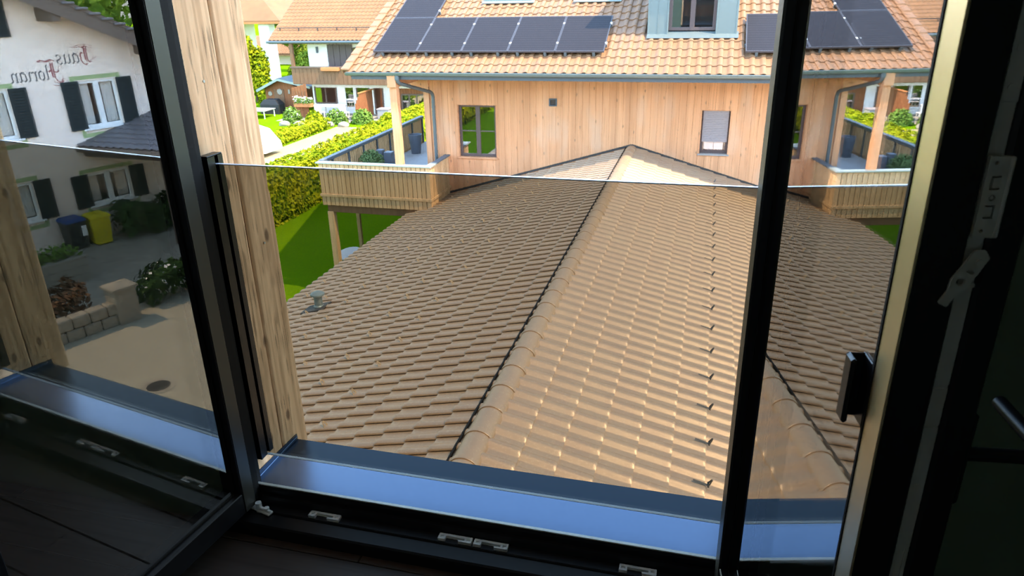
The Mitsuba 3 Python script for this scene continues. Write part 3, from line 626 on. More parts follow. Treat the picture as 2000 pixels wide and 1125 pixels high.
add(f'{B}__handrail', cbox(BX0 - .05, BX0 + .10, BY + .12, 23.5, -4.03, -3.945, .012), 'rail_dark', label='dark handrail along the gable side')
for i in range(8): add(f'{B}__rail_post', cbox(BX0 + .025, BX0 + .07, 17.0 + i * .92, 17.05 + i * .92, -4.87, -4.0, .004), 'rail_dark')
for (lx, ly, w) in ((BX0 + .17, BY + .12, .17), (BX0 + .17, 17.9, .10), (BX0 + .17, 22.8, .14)):
    add(f'{B}__leg', cbox(lx - w / 2, lx + w / 2, ly - w / 2, ly + w / 2, G, -5.28, .008), 'slat_wood')
add(f'{B}__beam', join(cbox(BX0 + .1, BX1, BY + .06, BY + .2, -5.30, -5.02, .006), cbox(BX0 + .09, BX0 + .24, BY + .2, 23.5, -5.28, -5.02, .006)), 'brown_wood')

# ---- dormer
Dm = f'{H}__dormer'
dy = 17.72
zb = roof_z(dy)
scene[Dm] = mikit.ply(join(box(DX0 + .02, DX1 - .02, dy + .14, 23.0, zb - .3, .95)), 'zinc'); labels[Dm] = dict(label='blue-grey metal-clad dormer with a brown window')
add(f'{Dm}__cladding', join(cbox(DX0, DX0 + .43, dy, dy + .2, zb - .02, .95, .01), cbox(DX0 - .02, DX0 + .02, dy - .01, dy + .24, zb, .95, .006), cbox(DX0 + .41, DX0 + .445, dy - .02, dy + .2, zb - .02, .95, .006), cbox(DX0 + .2, DX0 + .212, dy - .012, dy + .1, zb - .02, .95, .003)), 'zinc', label='folded metal panel left of the dormer window')
add(f'{Dm}__cladding', join(cbox(DX1 - .43, DX1, dy, dy + .2, zb - .02, .95, .01), cbox(DX1 - .02, DX1 + .02, dy - .01, dy + .24, zb, .95, .006), cbox(DX1 - .445, DX1 - .41, dy - .02, dy + .2, zb - .02, .95, .006)), 'zinc', label='folded metal panel right of the dormer window')
add(f'{Dm}__apron', extrude([(dy + .1, zb + .10), (dy - .03, zb + .04), (dy - .14, zb - .015), (dy - .145, zb - .03), (dy + .1, zb - .02)], DX0 - .02, DX1 + .06, (1, 2, 0)), 'zinc', label='pale metal apron under the dormer window')
wx0, wx1, wz0 = DX0 + .44, DX1 - .44, zb + .12
yw_ = dy + .09
fr = [cbox(wx0, wx1, yw_, yw_ + .06, wz0, wz0 + .07, .006), cbox(wx0, wx0 + .08, yw_, yw_ + .06, wz0, .9, .006), cbox(wx1 - .08, wx1, yw_, yw_ + .06, wz0, .9, .006), cbox((wx0 + wx1) / 2 - .055, (wx0 + wx1) / 2 + .055, yw_ - .01, yw_ + .05, wz0, .9, .006), cbox(wx0, wx1, yw_, yw_ + .06, .8, .9, .006)]
add(f'{Dm}__window', join(*fr), 'window_brown')
for a, b in ((wx0 + .07, (wx0 + wx1) / 2 - .05), ((wx0 + wx1) / 2 + .05, wx1 - .07)):
    scene[num(f'{Dm}__pane')] = mikit.ply(MB([[a, yw_ + .03, wz0 + .05], [b, yw_ + .03, wz0 + .05], [b, yw_ + .03, .85], [a, yw_ + .03, .85]], [[0, 1, 2], [0, 2, 3]]), 'house_glass')
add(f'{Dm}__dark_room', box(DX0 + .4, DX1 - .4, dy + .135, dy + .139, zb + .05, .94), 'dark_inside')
add(f'{Dm}__roof', cbox(DX0 - .22, DX1 + .22, dy - .3, 23.0, .95, 1.09, .01), 'zinc')
# ---- roof windows at the top of the visible roof
for i, (a, b) in enumerate(SKY):
    y0_ = 19.27; o = np.array([0, y0_, roof_z(y0_)])
    def rl(x0, x1, v0, v1, h0, h1, c=.006):
        m = cbox(x0, x1, v0, v1, h0, h1, c); V = np.array(m.vertices); W = np.stack([V[:, 0], y0_ + V[:, 1] * c2 - V[:, 2] * s2, roof_z(y0_) + V[:, 1] * s2 + V[:, 2] * c2], -1); return MB(W, m.faces)
    k = add(f'{H}__roof_window', join(rl(a, b, 0, .07, .04, .13), rl(a, b, 1.1, 1.18, .04, .13), rl(a, a + .08, .05, 1.15, .04, .13), rl(b - .08, b, .05, 1.15, .04, .13), rl(a - .06, b + .06, -.10, .02, .03, .06)), 'zinc_light', label='roof window at the top edge of the view, ' + ('above the second solar panel' if i == 0 else 'left of the dormer'))
    add(f'{k}__glazing', rl(a + .07, b - .07, .06, 1.12, .07, .10), 'car_glass')
# ---- solar panels: each stands on the roof by itself
PW, PL = 1.118, 1.60
names = ['first solar panel from the left in the lower row on the house roof', 'second solar panel from the left in the lower row on the house roof', 'third solar panel from the left, the middle one of the lower row', 'fourth solar panel from the left in the lower row on the house roof', 'fifth solar panel, right end of the lower row, touched by the dormer shadow']
spots = [(-7.975 + i * 1.125, 16.93, nme) for i, nme in enumerate(names)] + [(-7.975, 16.93 + (PL + .02) * c2, 'solar panel of the upper row, above the leftmost lower panel')]
spots += [(.675, 16.93, 'lone solar panel seen right of the dormer, beside the window frame')]
spots += [(.675 + 1.125, 16.93, 'solar panel at the far right of the roof, hidden behind the casement')]
for (px_, py_, lab) in spots:
    def pl(x0, x1, v0, v1, h0, h1, c=.003):
        m = cbox(px_ + x0, px_ + x1, v0, v1, h0, h1, c); V = np.array(m.vertices); return MB(np.stack([V[:, 0], py_ + V[:, 1] * c2 - V[:, 2] * s2, roof_z(py_) + V[:, 1] * s2 + V[:, 2] * c2], -1), m.faces)
    t = thing('solar_panel', label=lab, category='solar panel', group='solar panels on the house roof')
    add(f'{t}__frame', join(pl(0, PW, 0, .02, .10, .145), pl(0, PW, PL - .02, PL, .10, .145), pl(0, .02, 0, PL, .10, .145), pl(PW - .02, PW, 0, PL, .10, .145)), 'pv_frame')
    add(f'{t}__cells', pl(.015, PW - .015, .015, PL - .015, .115, .142), 'pv_cells')
    for v in (.35, 1.25): add(f'{t}__mounting_rail', join(pl(-.02, PW + .02, v - .02, v + .02, .03, .10), *[pl(x, x + .06, v - .03, v + .03, .005, .06) for x in (.2, .85)]), 'pipe_grey')
    for x in (.2, .85): add(f'{t}__roof_hook', pl(x, x + .06, .0, .06, .005, .112), 'pipe_grey')
    for v in (.35, 1.25): add(f'{t}__clamp', pl(PW - .02, PW + .025, v - .03, v + .03, .12, .152), 'steel')

# ---- things on the balcony
t = thing('planter_pot', label='tall dark grey tapered pot at the back of the balcony by the wall', category='plant pot')
add(f'{t}__pot', lathe([(.001, -4.85), (.15, -4.85), (.215, -4.28), (.22, -4.24), (.20, -4.24), (.19, -4.30), (.001, -4.30)], -9.05, 21.7, 24), 'pot_grey', 40)
t = thing('planter_pot', label='low grey pot with a feathery green rosemary on the balcony', category='plant pot')
add(f'{t}__pot', lathe([(.001, -4.85), (.17, -4.85), (.25, -4.40), (.235, -4.38), (.001, -4.40)], -9.0, 18.3, 20), 'pot_grey', 40)
C = rng.normal(0, 1, (900, 3)); C /= np.linalg.norm(C, axis=1, keepdims=True); C *= rng.uniform(.25, 1, (900, 1)) ** .5; C = C * [.36, .36, .26]; C[:, 2] = abs(C[:, 2]) * .9
add(f'{t}__foliage', leaves(C * [1, 1, 1.5] + [-9.0, 18.3, -4.40], C / .3, .035, rng), 'rosemary')
t = thing('planter_box', label='dark square planter beside the rosemary at the balcony rail', category='plant pot')
add(f'{t}__box', cbox(-8.92, -8.68, 18.95, 19.2, -4.85, -4.25, .012), 'pot_grey')
t = thing('planter_box', label='narrow dark planter between the rosemary and the square planter', category='plant pot')
add(f'{t}__box', cbox(-9.18, -8.98, 19.0, 19.2, -4.85, -4.20, .012), 'pot_grey')
# ================================================================= ground
def ground_grid(x0, x1, y0, y1, z, n=2): return MB([[x0, y0, z], [x1, y0, z], [x1, y1, z], [x0, y1, z]], [[0, 1, 2], [0, 2, 3]])
add('ground', join(ground_grid(-220, 220, -60, 320, G)), 'grass', label='mown lawn around the houses', **tagS)
add('road', box(4.2, 14.6, -40, 34, G, G + .012), 'asphalt', label='sunlit grey asphalt street beside the houses', **tagS)
add('path', join(box(-22.3, -15.8, 8, 41, G, G + .01)), 'gravel', label='tan gravel drive between the hedges', **tagS)
add('path', box(-27.5, -19.5, 42.5, 46, G, G + .01), 'stone', label='pale stone terrace before the white house', **tagS)
t = thing('manhole_cover', label='round iron manhole cover in the sunlit street, reflected in the left casement', category='manhole cover')
add(f'{t}__frame', lathe([(.24, G + .012), (.24, G + .020), (.36, G + .020), (.365, G + .012)], 9.82, 9.02, 32), 'stone')
add(f'{t}__lid', lathe([(.001, G + .018), (.24, G + .018), (.24, G + .012)], 9.82, 9.02, 28), 'iron')
add(f'{t}__rib', join(*[bar([9.82 - .2 * math.cos(a), 9.02 - .2 * math.sin(a), G + .02], [9.82 + .2 * math.cos(a), 9.02 + .2 * math.sin(a), G + .02], .02, .008) for a in np.arange(4) * math.pi / 4]), 'iron')
for y in np.arange(4, 26, 1.0): add('kerb__stone' if 'kerb' in labels else 'kerb__stone', cbox(14.6, 14.75, y + .006, y + .994, G, G + .12, .02), 'stone')
labels['kerb'] = dict(label='kerb stones along the far side of the street', kind='structure')

def hedge(x0, x1, y0, y1, h, lab, dens=110, sz=.075, seed=0):
    t = thing('hedge', label=lab, category='hedge', group='clipped hedges')
    r = np.random.default_rng(seed + 50)
    nx, ny, nz = max(3, int((x1 - x0) / .4)), max(3, int((y1 - y0) / .4)), max(3, int(h / .4))
    add(f'{t}__core', cbox(x0 + .12, x1 - .12, y0 + .12, y1 - .12, G, G + h - .12, .2), 'hedge_leaf')
    C, N = [], []
    for (A, fn, nn_) in (((x1 - x0) * (y1 - y0), lambda u, v: [x0 + u * (x1 - x0), y0 + v * (y1 - y0), G + h], (0, 0, 1)), ((y1 - y0) * h, lambda u, v: [x1, y0 + u * (y1 - y0), G + v * h], (1, 0, 0)), ((y1 - y0) * h, lambda u, v: [x0, y0 + u * (y1 - y0), G + v * h], (-1, 0, 0)), ((x1 - x0) * h, lambda u, v: [x0 + u * (x1 - x0), y0, G + v * h], (0, -1, 0)), ((x1 - x0) * h, lambda u, v: [x0 + u * (x1 - x0), y1, G + v * h], (0, 1, 0))):
        n = int(A * dens); u, v = r.uniform(0, 1, (2, n)); P = np.stack([np.broadcast_to(np.asarray(k, float), (n,)) for k in fn(u, v)], -1)
        d = (meshkit.fbm(P * 1.1 + 30, 3, seed) - .5) * .30 + (meshkit.noise(P * 5 + 9, seed) - .5) * .14 - r.uniform(0, .12, n)
        C.append(P + np.asarray(nn_) * d[:, None]); N.append(np.broadcast_to(nn_, (n, 3)))
    C = np.vstack(C); N = np.vstack(N) + [0, 0, .35]
    add(f'{t}__foliage', leaves(C, N, sz, r, .55), 'hedge_leaf')
hedge(-15.9, -14.55, 17.5, 40.0, 1.85, 'long clipped hedge along the lawn left of the balcony', 150, .075, 1)
hedge(-15.9, -14.55, -16.0, 17.3, 1.85, 'hedge by the lawn on this side, mirrored in the house window', 55, .10, 2)
hedge(-31.0, -23.5, 34.8, 35.7, .72, 'low yellow-green hedge behind the white car', 90, .08, 3)
hedge(-23.4, -22.4, 34.8, 40.6, .68, 'short hedge beside the gravel drive, at right angles to the low one', 90, .08, 4)

def tree(x, y, h, crown, lab, leaf='tree_leaf', n=5000, sz=.16, seed=0, base=G, blobs=9):
    r = np.random.default_rng(seed + 200)
    t = thing('tree', label=lab, category='tree', group='background trees')
    add(f'{t}__trunk', tube([[x, y, base], [x + .1, y, base + h * .35], [x, y + .1, base + h * .75]], [.05 * crown[0] + .08, .04 * crown[0] + .05, .03], 8), 'bark')
    C, N = [], []
    for b in range(blobs):
        c = np.array([x, y, base + h - crown[2]]) + r.normal(0, .42, 3) * crown; rad = np.array(crown) * r.uniform(.38, .62)
        m = n // blobs; d = r.normal(0, 1, (m, 3)); d /= np.linalg.norm(d, axis=1, keepdims=True); k = r.uniform(.72, 1.05, (m, 1))
        C.append(c + d * rad * k); N.append(d)
    C, N = np.vstack(C), np.vstack(N)
    add(f'{t}__foliage', leaves(C, N + [0, 0, .4], sz, r, .6), leaf)
tree(-34.0, 50.5, 6.0, (1.5, 1.4, 3.0), 'light green leafy tree just right of the timber reveal, behind the shed', 'hedge_leaf', 7000, .13, 1)
tree(-34.3, 44.5, 3.4, (1.1, 1.1, 1.5), 'leafy bush left of the shed, at the edge of the timber reveal', 'tree_leaf', 4000, .13, 9)
tree(-43.6, 72.5, 13.6, (2.6, 2.2, 6.0), 'tall tree between the two white houses at the top left', 'tree_leaf', 6000, .22, 2)
tree(-50, 92, 17, (6, 5, 7.5), 'large dark tree behind the far house at the left', 'dark_leaf', 6000, .32, 3)
tree(-44, 104, 18, (7, 5, 8), 'broad tree rising behind the tiled roof at the top', 'tree_leaf', 7000, .32, 4)
tree(-20, 98, 18, (7, 5, 8), 'dark tree behind the ridge of the white house', 'dark_leaf', 6000, .32, 5)
tree(-36.3, 62.5, 3.4, (1.7, 1.3, 1.6), 'rounded green bush behind the shed, under the balcony post', 'tree_leaf', 5000, .14, 6)
tree(-32.6, 56, 3.2, (1.2, 1.2, 1.4), 'rounded bush beside the white house wall', 'tree_leaf', 3500, .13, 7)

# ================================================================= white house with the brown balcony
C2 = thing('house', label='white house with a brown timber balcony and orange tiled roof, behind the balcony at left', category='house')
cy = 46.0; cx0, cx1 = -26.55, -8.0
add(f'{C2}__wall', join(box(cx0, cx1, cy, 58, G, -2.9)), 'white_paint')
ee = -2.86; m2 = .62; ey2 = cy - 1.3
def rz2(y): return ee + m2 * (y - ey2)
# ribbed tile rows: a stepped, waved sheet
def rib_roof(x0, x1, y0, y1, zf, pitch, gauge, amp):
    nx = int((x1 - x0) / pitch * 4); xs = np.linspace(x0, x1, nx + 1); V, F = [], []
    ncs = int((y1 - y0) / gauge); rows = []
    for c in range(ncs): rows += [(y0 + c * gauge, .035), (y0 + (c + 1) * gauge, .0)]
    for y, dz in rows: V.append(np.stack([xs, np.full_like(xs, y), zf(y) + dz + amp * (.5 + .5 * np.cos(xs / pitch * 2 * np.pi))], -1))
    V = np.vstack(V); n = nx + 1; ids = np.arange(len(V)).reshape(len(rows), n)
    q = np.stack([ids[:-1, :-1], ids[:-1, 1:], ids[1:, 1:], ids[1:, :-1]], -1).reshape(-1, 4)
    return MB(V, np.vstack([q[:, [0, 1, 2]], q[:, [0, 2, 3]]]))
add(f'{C2}__tiling', rib_roof(-28.7, -7.0, ey2, ey2 + 9.0, rz2, .30, .33, .05), 'far_clay', 50, kind='stuff', label='orange roof tiles in fine rows')
add(f'{C2}__roof_slab', join(extrude([(ey2 + .05, ee - .03), (ey2 + 9, rz2(ey2 + 9) - .03), (ey2 + 18, ee - .03), (ey2 + 18, ee - .25), (ey2 + 9, rz2(ey2 + 9) - .25), (ey2 + .05, ee - .18)], -28.7, -7.0, (1, 2, 0))), 'brown_wood')
add(f'{C2}__gutter', cyl([-28.75, ey2 - .05, ee - .06], [-7, ey2 - .05, ee - .06], .085, 10), 'pipe_grey')
add(f'{C2}__snow_guard', join(cyl([-28.4, ey2 + .9, rz2(ey2 + .9) + .22], [-7, ey2 + .9, rz2(ey2 + .9) + .22], .03, 6), *[bar([xx, ey2 + .9, rz2(ey2 + .9)], [xx, ey2 + .9, rz2(ey2 + .9) + .25], .05, .05, up=(0, 1, 0)) for xx in np.arange(-28.2, -8, 1.4)]), 'iron')
k = add(f'{C2}__roof_window', xf(join(box(-.7, .7, 0, .1, .02, .14), box(-.7, .7, 1.3, 1.4, .02, .14), box(-.7, -.6, 0, 1.4, .02, .14), box(.6, .7, 0, 1.4, .02, .14)), frame4((-22.85, 49.2, rz2(49.2) + .05), (1, 0, 0), (0, math.cos(math.atan(m2)), math.sin(math.atan(m2))), (0, -math.sin(math.atan(m2)), math.cos(math.atan(m2))))), 'white_paint', label='small roof window')
add(f'{k}__pane', xf(box(-.6, .6, .1, 1.3, .05, .07), frame4((-22.85, 49.2, rz2(49.2) + .05), (1, 0, 0), (0, math.cos(math.atan(m2)), math.sin(math.atan(m2))), (0, -math.sin(math.atan(m2)), math.cos(math.atan(m2))))), 'car_glass')
# balcony of vertical boards
bal = f'{C2}__balcony'
scene[bal] = mikit.ply(join(box(-27.2, -8, cy - 1.25, cy + .02, -5.62, -5.45)), 'brown_wood'); labels[bal] = dict(label='brown boarded balcony front')
for i in range(66):
    xx = -27.2 + i * .29
    add(f'{bal}__board', cbox(xx + .006, xx + .284, cy - 1.30, cy - 1.26, -5.60, -4.56, .01), 'brown_wood')
add(f'{bal}__rail', box(-27.25, -8, cy - 1.36, cy - 1.2, -4.56, -4.46), 'fascia')
for xx in (-27.05, -21.9, -15.0): add(f'{bal}__post', cbox(xx - .11, xx + .11, cy - 1.3, cy - 1.1, -4.5, ee + .02, .01), 'brown_wood')
add(f'{C2}__fascia_band', box(cx0 + .3, cx1, cy - .06, cy, -5.95, -5.66), 'white_paint')
def simple_window(par, x0, x1, z0, z1, y, fm='white_paint', mulls=1, lab=None):
    bars_ = [x0, *np.linspace(x0, x1, mulls + 2)[1:-1], x1]
    w = add(f'{par}__window', join(*[box(b - .05, b + .05, y - .05, y + .03, z0, z1) for b in bars_], box(x0, x1, y - .05, y + .03, z0 - .05, z0 + .05), box(x0, x1, y - .05, y + .03, z1 - .05, z1 + .05)), fm, **({'label': lab} if lab else {}))
    for a, b in zip(bars_[:-1], bars_[1:]):
        scene[num(f'{w}__pane')] = mikit.ply(MB([[a + .04, y - .03, z0], [b - .04, y - .03, z0], [b - .04, y - .03, z1], [a + .04, y - .03, z1]], [[0, 1, 2], [0, 2, 3]]), 'house_glass')
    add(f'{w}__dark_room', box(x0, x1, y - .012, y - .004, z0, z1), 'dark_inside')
simple_window(C2, -26.35, -24.75, -7.0, -5.95, cy, 'fascia', 1)
simple_window(C2, -24.1, -23.4, -7.3, -5.9, cy, 'white_paint', 0)
simple_window(C2, -23.2, -22.3, -6.6, -5.9, cy, 'fascia', 0)
simple_window(C2, -21.9, -21.3, -7.65, -5.9, cy, 'fascia', 0)
for i in range(16): add(f'{C2}__timber_infill', cbox(-20.6 + i * .2, -20.6 + (i + 1) * .2 - .01, cy - .05, cy - .005, G, -5.68, .008), 'orange_wood')
simple_window(C2, -19.9, -18.3, -7.5, -6.35, cy - .06, 'fascia', 2, 'glazed terrace door in the reddish timber part')
simple_window(C2, -23.2, -22.0, -4.5, -3.4, cy, 'fascia', 1)
s = add(f'{C2}__shutter', join(*[cbox(-25.05 + i * .46, -25.05 + (i + 1) * .46 - .015, cy - .09, cy - .03, -5.45, -3.15, .01) for i in range(4)]), 'window_brown', label='closed dark brown sliding shutter on the upper floor')
add(f'{C2}__wall_lamp', cbox(-25.9, -25.75, cy - .1, cy, -3.7, -3.3, .03), 'pot_grey')
add(f'{C2}__flower_box', cbox(-24.9, -23.6, cy - 1.55, cy - 1.32, -4.72, -4.5, .02), 'terracotta', label='orange flower box hung on the balcony rail')
# garden partitions and furniture near the house
def partition(x, y0, y1, z1, lab, m='orange_wood'):
    t = thing('garden_screen', label=lab, category='screen')
    n = int((y1 - y0) / .2)
    for i in range(n): add(f'{t}__board', cbox(x - .025, x + .025, y0 + i * .2 + .004, y0 + (i + 1) * .2 - .004, G, z1 - .55 * max(0, 1 - i / 3.0) , .008), m)
    add(f'{t}__cap', bar([x, y0 + .6, z1 + .03], [x, y1, z1 + .03], .14, .06), 'terracotta')
partition(-22.0, 43.2, 45.9, -6.05, 'slanted brown timber screen between the terraces of the white house')
t = thing('garden_screen', label='reddish timber panel with a flower box at the left corner of the white house', category='screen')
for i in range(5): add(f'{t}__board', cbox(-26.95 + i * .22, -26.95 + (i + 1) * .22 - .01, 44.0, 44.05, G, -5.75 + .06 * i, .008), 'orange_wood')
add(f'{t}__lattice', join(*[box(-26.8 + i * .2, -26.76 + i * .2, 43.97, 44.0, -6.6, -5.95) for i in range(5)]), 'brown_wood')
t = thing('flower_box', label='window box of white and red flowers on the reddish timber panel', category='flower box')
add(f'{t}__box', cbox(-26.7, -25.4, 43.6, 43.95, -6.95, -6.7, .02), 'terracotta')
C = rng.uniform(-1, 1, (500, 3)) * [.65, .2, .2] + [-26.05, 43.75, -6.55]
add(f'{t}__foliage', leaves(C, np.tile([0, -.5, 1.0], (500, 1)), .06, rng), 'bush_leaf')
C = rng.uniform(-1, 1, (120, 3)) * [.65, .22, .2] + [-26.05, 43.72, -6.45]
add(f'{t}__blossom', leaves(C, np.tile([0, -.7, 1.0], (120, 1)), .05, rng), 'flower_white')
t = thing('garden_table', label='white garden table on the terrace of the white house', category='table')
add(f'{t}__top', cbox(-25.3, -23.6, 44.2, 45.2, -7.0, -6.94, .02), 'white_paint')
for x in (-25.2, -23.7):
    for y in (44.3, 45.1): add(f'{t}__leg', cbox(x - .04, x + .04, y - .04, y + .04, G, -7.0, .008), 'white_paint')
for i, (x, lab) in enumerate(((-24.9, 'white garden chair left at the terrace table'), (-23.1, 'white garden chair right of the terrace table'))):
    t = thing('garden_chair', label=lab, category='chair')
    add(f'{t}__seat', cbox(x - .24, x + .24, 43.5, 43.98, G + .42, G + .46, .015), 'white_paint')
    add(f'{t}__backrest', cbox(x - .24, x + .24, 43.46, 43.5, G + .46, G + .95, .015), 'white_paint')
    for dx in (-.2, .2):
        for dy_ in (43.54, 43.94): add(f'{t}__leg', cbox(x + dx - .02, x + dx + .02, dy_ - .02, dy_ + .02, G, G + .42, .004), 'white_paint')
t = thing('storage_box', label='grey box by the white house wall at the balcony corner', category='box')
add(f'{t}__body', cbox(-20.9, -20.1, 44.0, 44.7, G, -7.1, .03), 'deck'); add(f'{t}__lid', cbox(-20.93, -20.07, 43.97, 44.73, -7.1, -7.02, .02), 'roller')
for i, (x, y, r_, h, m, lab) in enumerate([(-26.0, 42.1, .7, 1.0, 'bush_leaf', 'round green shrub at the left end of the flower bed'), (-24.4, 42.1, .65, .8, 'hedge_leaf', 'yellow-green shrub in the middle of the flower bed'), (-22.9, 42.2, .8, .9, 'bush_leaf', 'shrub with pale blossom before the terrace'), (-21.2, 42.4, .75, .95, 'bush_leaf', 'dense green shrub at the right end of the flower bed'), (-19.5, 42.6, .6, .7, 'hedge_leaf', 'low bright plant before the grey box')]):
    t = thing('shrub', label=lab, category='shrub', group='shrubs in the flower bed')
    C = rng.normal(0, 1, (1100, 3)); C /= np.linalg.norm(C, axis=1, keepdims=True); C[:, 2] = abs(C[:, 2]); C *= rng.uniform(.5, 1, (1100, 1))
    add(f'{t}__foliage', leaves(C * [r_, r_ * .8, h] + [x, y, G + .02], C, .09, rng), m)
    if i in (0, 2, 4):
        D = C[:70] * [r_, r_ * .8, h] * 1.03 + [x, y, G + .02]; add(f'{t}__blossom', leaves(D, C[:70], .07, rng), 'flower_white' if i != 4 else 'flower_red')
for i in range(5):
    t = thing('garden_rock', label=['pale rock at the left foot of the flower bed', 'second pale rock from the left edging the flower bed', 'middle rock edging the flower bed', 'fourth pale rock edging the flower bed', 'pale rock at the right foot of the flower bed'][i], category='rock', group='rocks edging the flower bed')
    scene[f'{t}__stone'] = mikit.ply(blob([-25.9 + i * 1.0, 40.95 + .05 * i, G + .1], (.38, .25, .2), rng, i, 2), 'stone', True)

# ---- shed, covered barbecue, trampoline
t = thing('garden_shed', label='small brown garden shed with a dark gable roof beside the white house', category='shed')
gab = Polygon([(-30.6, G), (-28.2, G), (-28.2, -6.0), (-29.2, -5.50), (-30.6, -6.15)])
add(f'{t}__body', extrude(gab, 46.5, 49.0, (0, 2, 1)), 'orange_wood')
add(f'{t}__roof', join(bar([-30.95, 47.6, -6.22], [-29.15, 47.6, -5.42], 3.3, .10, up=(0, 0, 1)), bar([-29.2, 47.6, -5.42], [-26.6, 47.6, -5.95], 3.3, .10)), 'rail_dark')
add(f'{t}__barge_board', join(bar([-30.95, 45.95, -6.27], [-29.17, 45.95, -5.47], .06, .16), bar([-29.17, 45.95, -5.47], [-26.7, 45.95, -5.98], .06, .16)), 'zinc_light')
add(f'{t}__door', cbox(-29.9, -29.1, 46.44, 46.5, G, -6.2, .01), 'brown_wood')
for m_ in (cyl([-30.2, 46.44, -6.5], [-30.2, 46.5, -6.5], .16, 14), cyl([-29.4, 46.40, -6.35], [-29.4, 46.44, -6.35], .2, 14), cbox(-28.75, -28.6, 46.42, 46.5, -6.5, -6.2, .02)): add(f'{t}__wall_ornament', m_, 'stone')
t = thing('covered_barbecue', label='barbecue under a black cover in front of the shed', category='barbecue')
scene[f'{t}__cover'] = mikit.ply(hull([[x, y, z] for x, y in ((-30.2, 45.0), (-28.75, 45.0), (-28.75, 45.8), (-30.2, 45.8)) for z in (G, -7.05)] + [[-29.95, 45.1, -6.75], [-29.0, 45.1, -6.75], [-29.9, 45.7, -6.72], [-29.05, 45.7, -6.72]]), 'cover_black')
t = thing('low_trampoline', label='low grey-topped frame table on the lawn before the shed', category='trampoline')
add(f'{t}__mat', cbox(-30.8, -28.6, 43.0, 44.4, -7.22, -7.16, .02), 'deck')
for x in (-30.7, -28.7):
    for y in (43.1, 44.3): add(f'{t}__leg', cyl([x, y, G], [x, y, -7.2], .035, 8), 'steel')
# ---- white house at the far left
C3 = thing('house', label='far white house with a wide tiled roof at the top, left of the tall trees', category='house')
add(f'{C3}__wall', box(-52, -41.6, 59.4, 63, G, -2.1), 'white_paint')
add(f'{C3}__bay', cbox(-37.7, -36.65, 57.6, 58.5, G, -2.3, .02), 'white_paint')
def rz3(y): return -2.0 + .5 * (y - 57.0)
add(f'{C3}__tiling', hull([[-52, 57, -2.0], [-35.2, 57, -2.0], [-35.2, 57, -2.12], [-52, 57, -2.12], [-52, 67, -2.0], [-35.2, 67, -2.0], [-52, 67, -2.12], [-35.2, 67, -2.12], [-52, 62, 1.3], [-41.0, 62, 1.3]]), 'far_clay', label='orange-brown hipped roof')
add(f'{C3}__eaves_board', box(-52, -35.15, 56.95, 67, -2.26, -2.12), 'terracotta')
C4 = thing('house', label='low tiled roof of a house glimpsed between the balcony post and the far white house', category='house')
add(f'{C4}__wall', box(-55, -40, 79.5, 88, G, -6.5), 'plaster')
add(f'{C4}__tiling', rib_roof(-56, -39, 78, 83, lambda y: -6.4 + .35 * (y - 78), .3, .33, .05), 'far_clay', 50, kind='stuff', label='pinkish brown tiles of the low roof')
add(f'{C4}__roof_slab', extrude([(78, -6.45), (83, -4.7), (89, -6.45), (89, -6.65), (83, -4.9), (78, -6.6)], -56, -39, (1, 2, 0)), 'brown_wood')

# ---- white car behind the reveal
t = thing('car', label='white car parked before the low hedge, half hidden by the timber reveal', category='car')
carp = [(-26.6, -7.42), (-26.55, -7.05), (-25.9, -6.92), (-25.2, -6.35), (-24.6, -6.22), (-22.6, -6.28), (-22.05, -6.45), (-21.7, -6.95), (-21.55, -7.1), (-21.5, -7.45), (-26.6, -7.45)]
def car_body():
    a, b = 31.9, 33.5; m = extrude(carp, a, b, (0, 2, 1)); V = np.array(m.vertices)
    k = np.clip((V[:, 2] + 6.95) / .7, 0, 1); c = (a + b) / 2; V[:, 1] = c + (V[:, 1] - c) * (1 - .16 * k); return MB(V, m.faces)
add(f'{t}__body', car_body(), 'car_white')
add(f'{t}__side_window', extrude([(-25.1, -6.88), (-24.55, -6.36), (-22.6, -6.40), (-22.2, -6.86)], 31.93, 31.99, (0, 2, 1)), 'car_glass')
for x in (-25.6, -22.45): add(f'{t}__wheel', cyl([x, 31.86, G + .32], [x, 32.08, G + .32], .32, 20), 'rubber'); add(f'{t}__hubcap', cyl([x, 31.845, G + .32], [x, 31.87, G + .32], .19, 16), 'steel')
add(f'{t}__roof_bar', join(bar([-24.4, 32.1, -6.19], [-22.8, 32.1, -6.24], .03, .03)), 'steel')
t = thing('stepping_stone', label='round pale stone slab on the shaded lawn under the balcony', category='stone slab')
scene[f'{t}__slab'] = mikit.ply(blob([-10.75, 19.55, G + .03], (.36, .62, .05), rng, 3, 3, .12), 'flower_white', True)

# ================================================================= the mirrored house across the street
FP = np.array([20.881, 13.518]); wd = np.array([math.sin(math.radians(-9.4)), math.cos(math.radians(-9.4))]); wn = np.array([-wd[1], wd[0]])
FM = np.eye(4); FM[:2, 0] = wd; FM[:2, 1] = wn; FM[:2, 3] = FP
def F(m): return xf(m, FM)
F1 = thing('house', label='white plastered gable house with painted lettering across the street, reflected in the left casement', category='house')
RS_, RZ_ = -4.2, 2.91
def gz(s): return RZ_ - .46 * abs(s - RS_)
gp = [(-13.5, G), (9.5, G), (9.5, -3.7), (RS_, RZ_ - .28), (-13.5, -1.9)]
FW = [(2.45, 3.75, -4.02, -2.50), (2.03, 3.52, -6.58, -5.50), (-.75, .42, -4.0, -2.52), (-.95, .40, -6.62, -5.38), (-.9, .40, -1.0, .3)]
poly = Polygon([(-13.2, G), (5.3, G), (5.3, gz(5.3) - .28), (RS_, RZ_ - .28), (-13.2, gz(-13.2) - .28)])
for a, b, c, d in FW: poly = poly.difference(sbox(a, b, c, d))
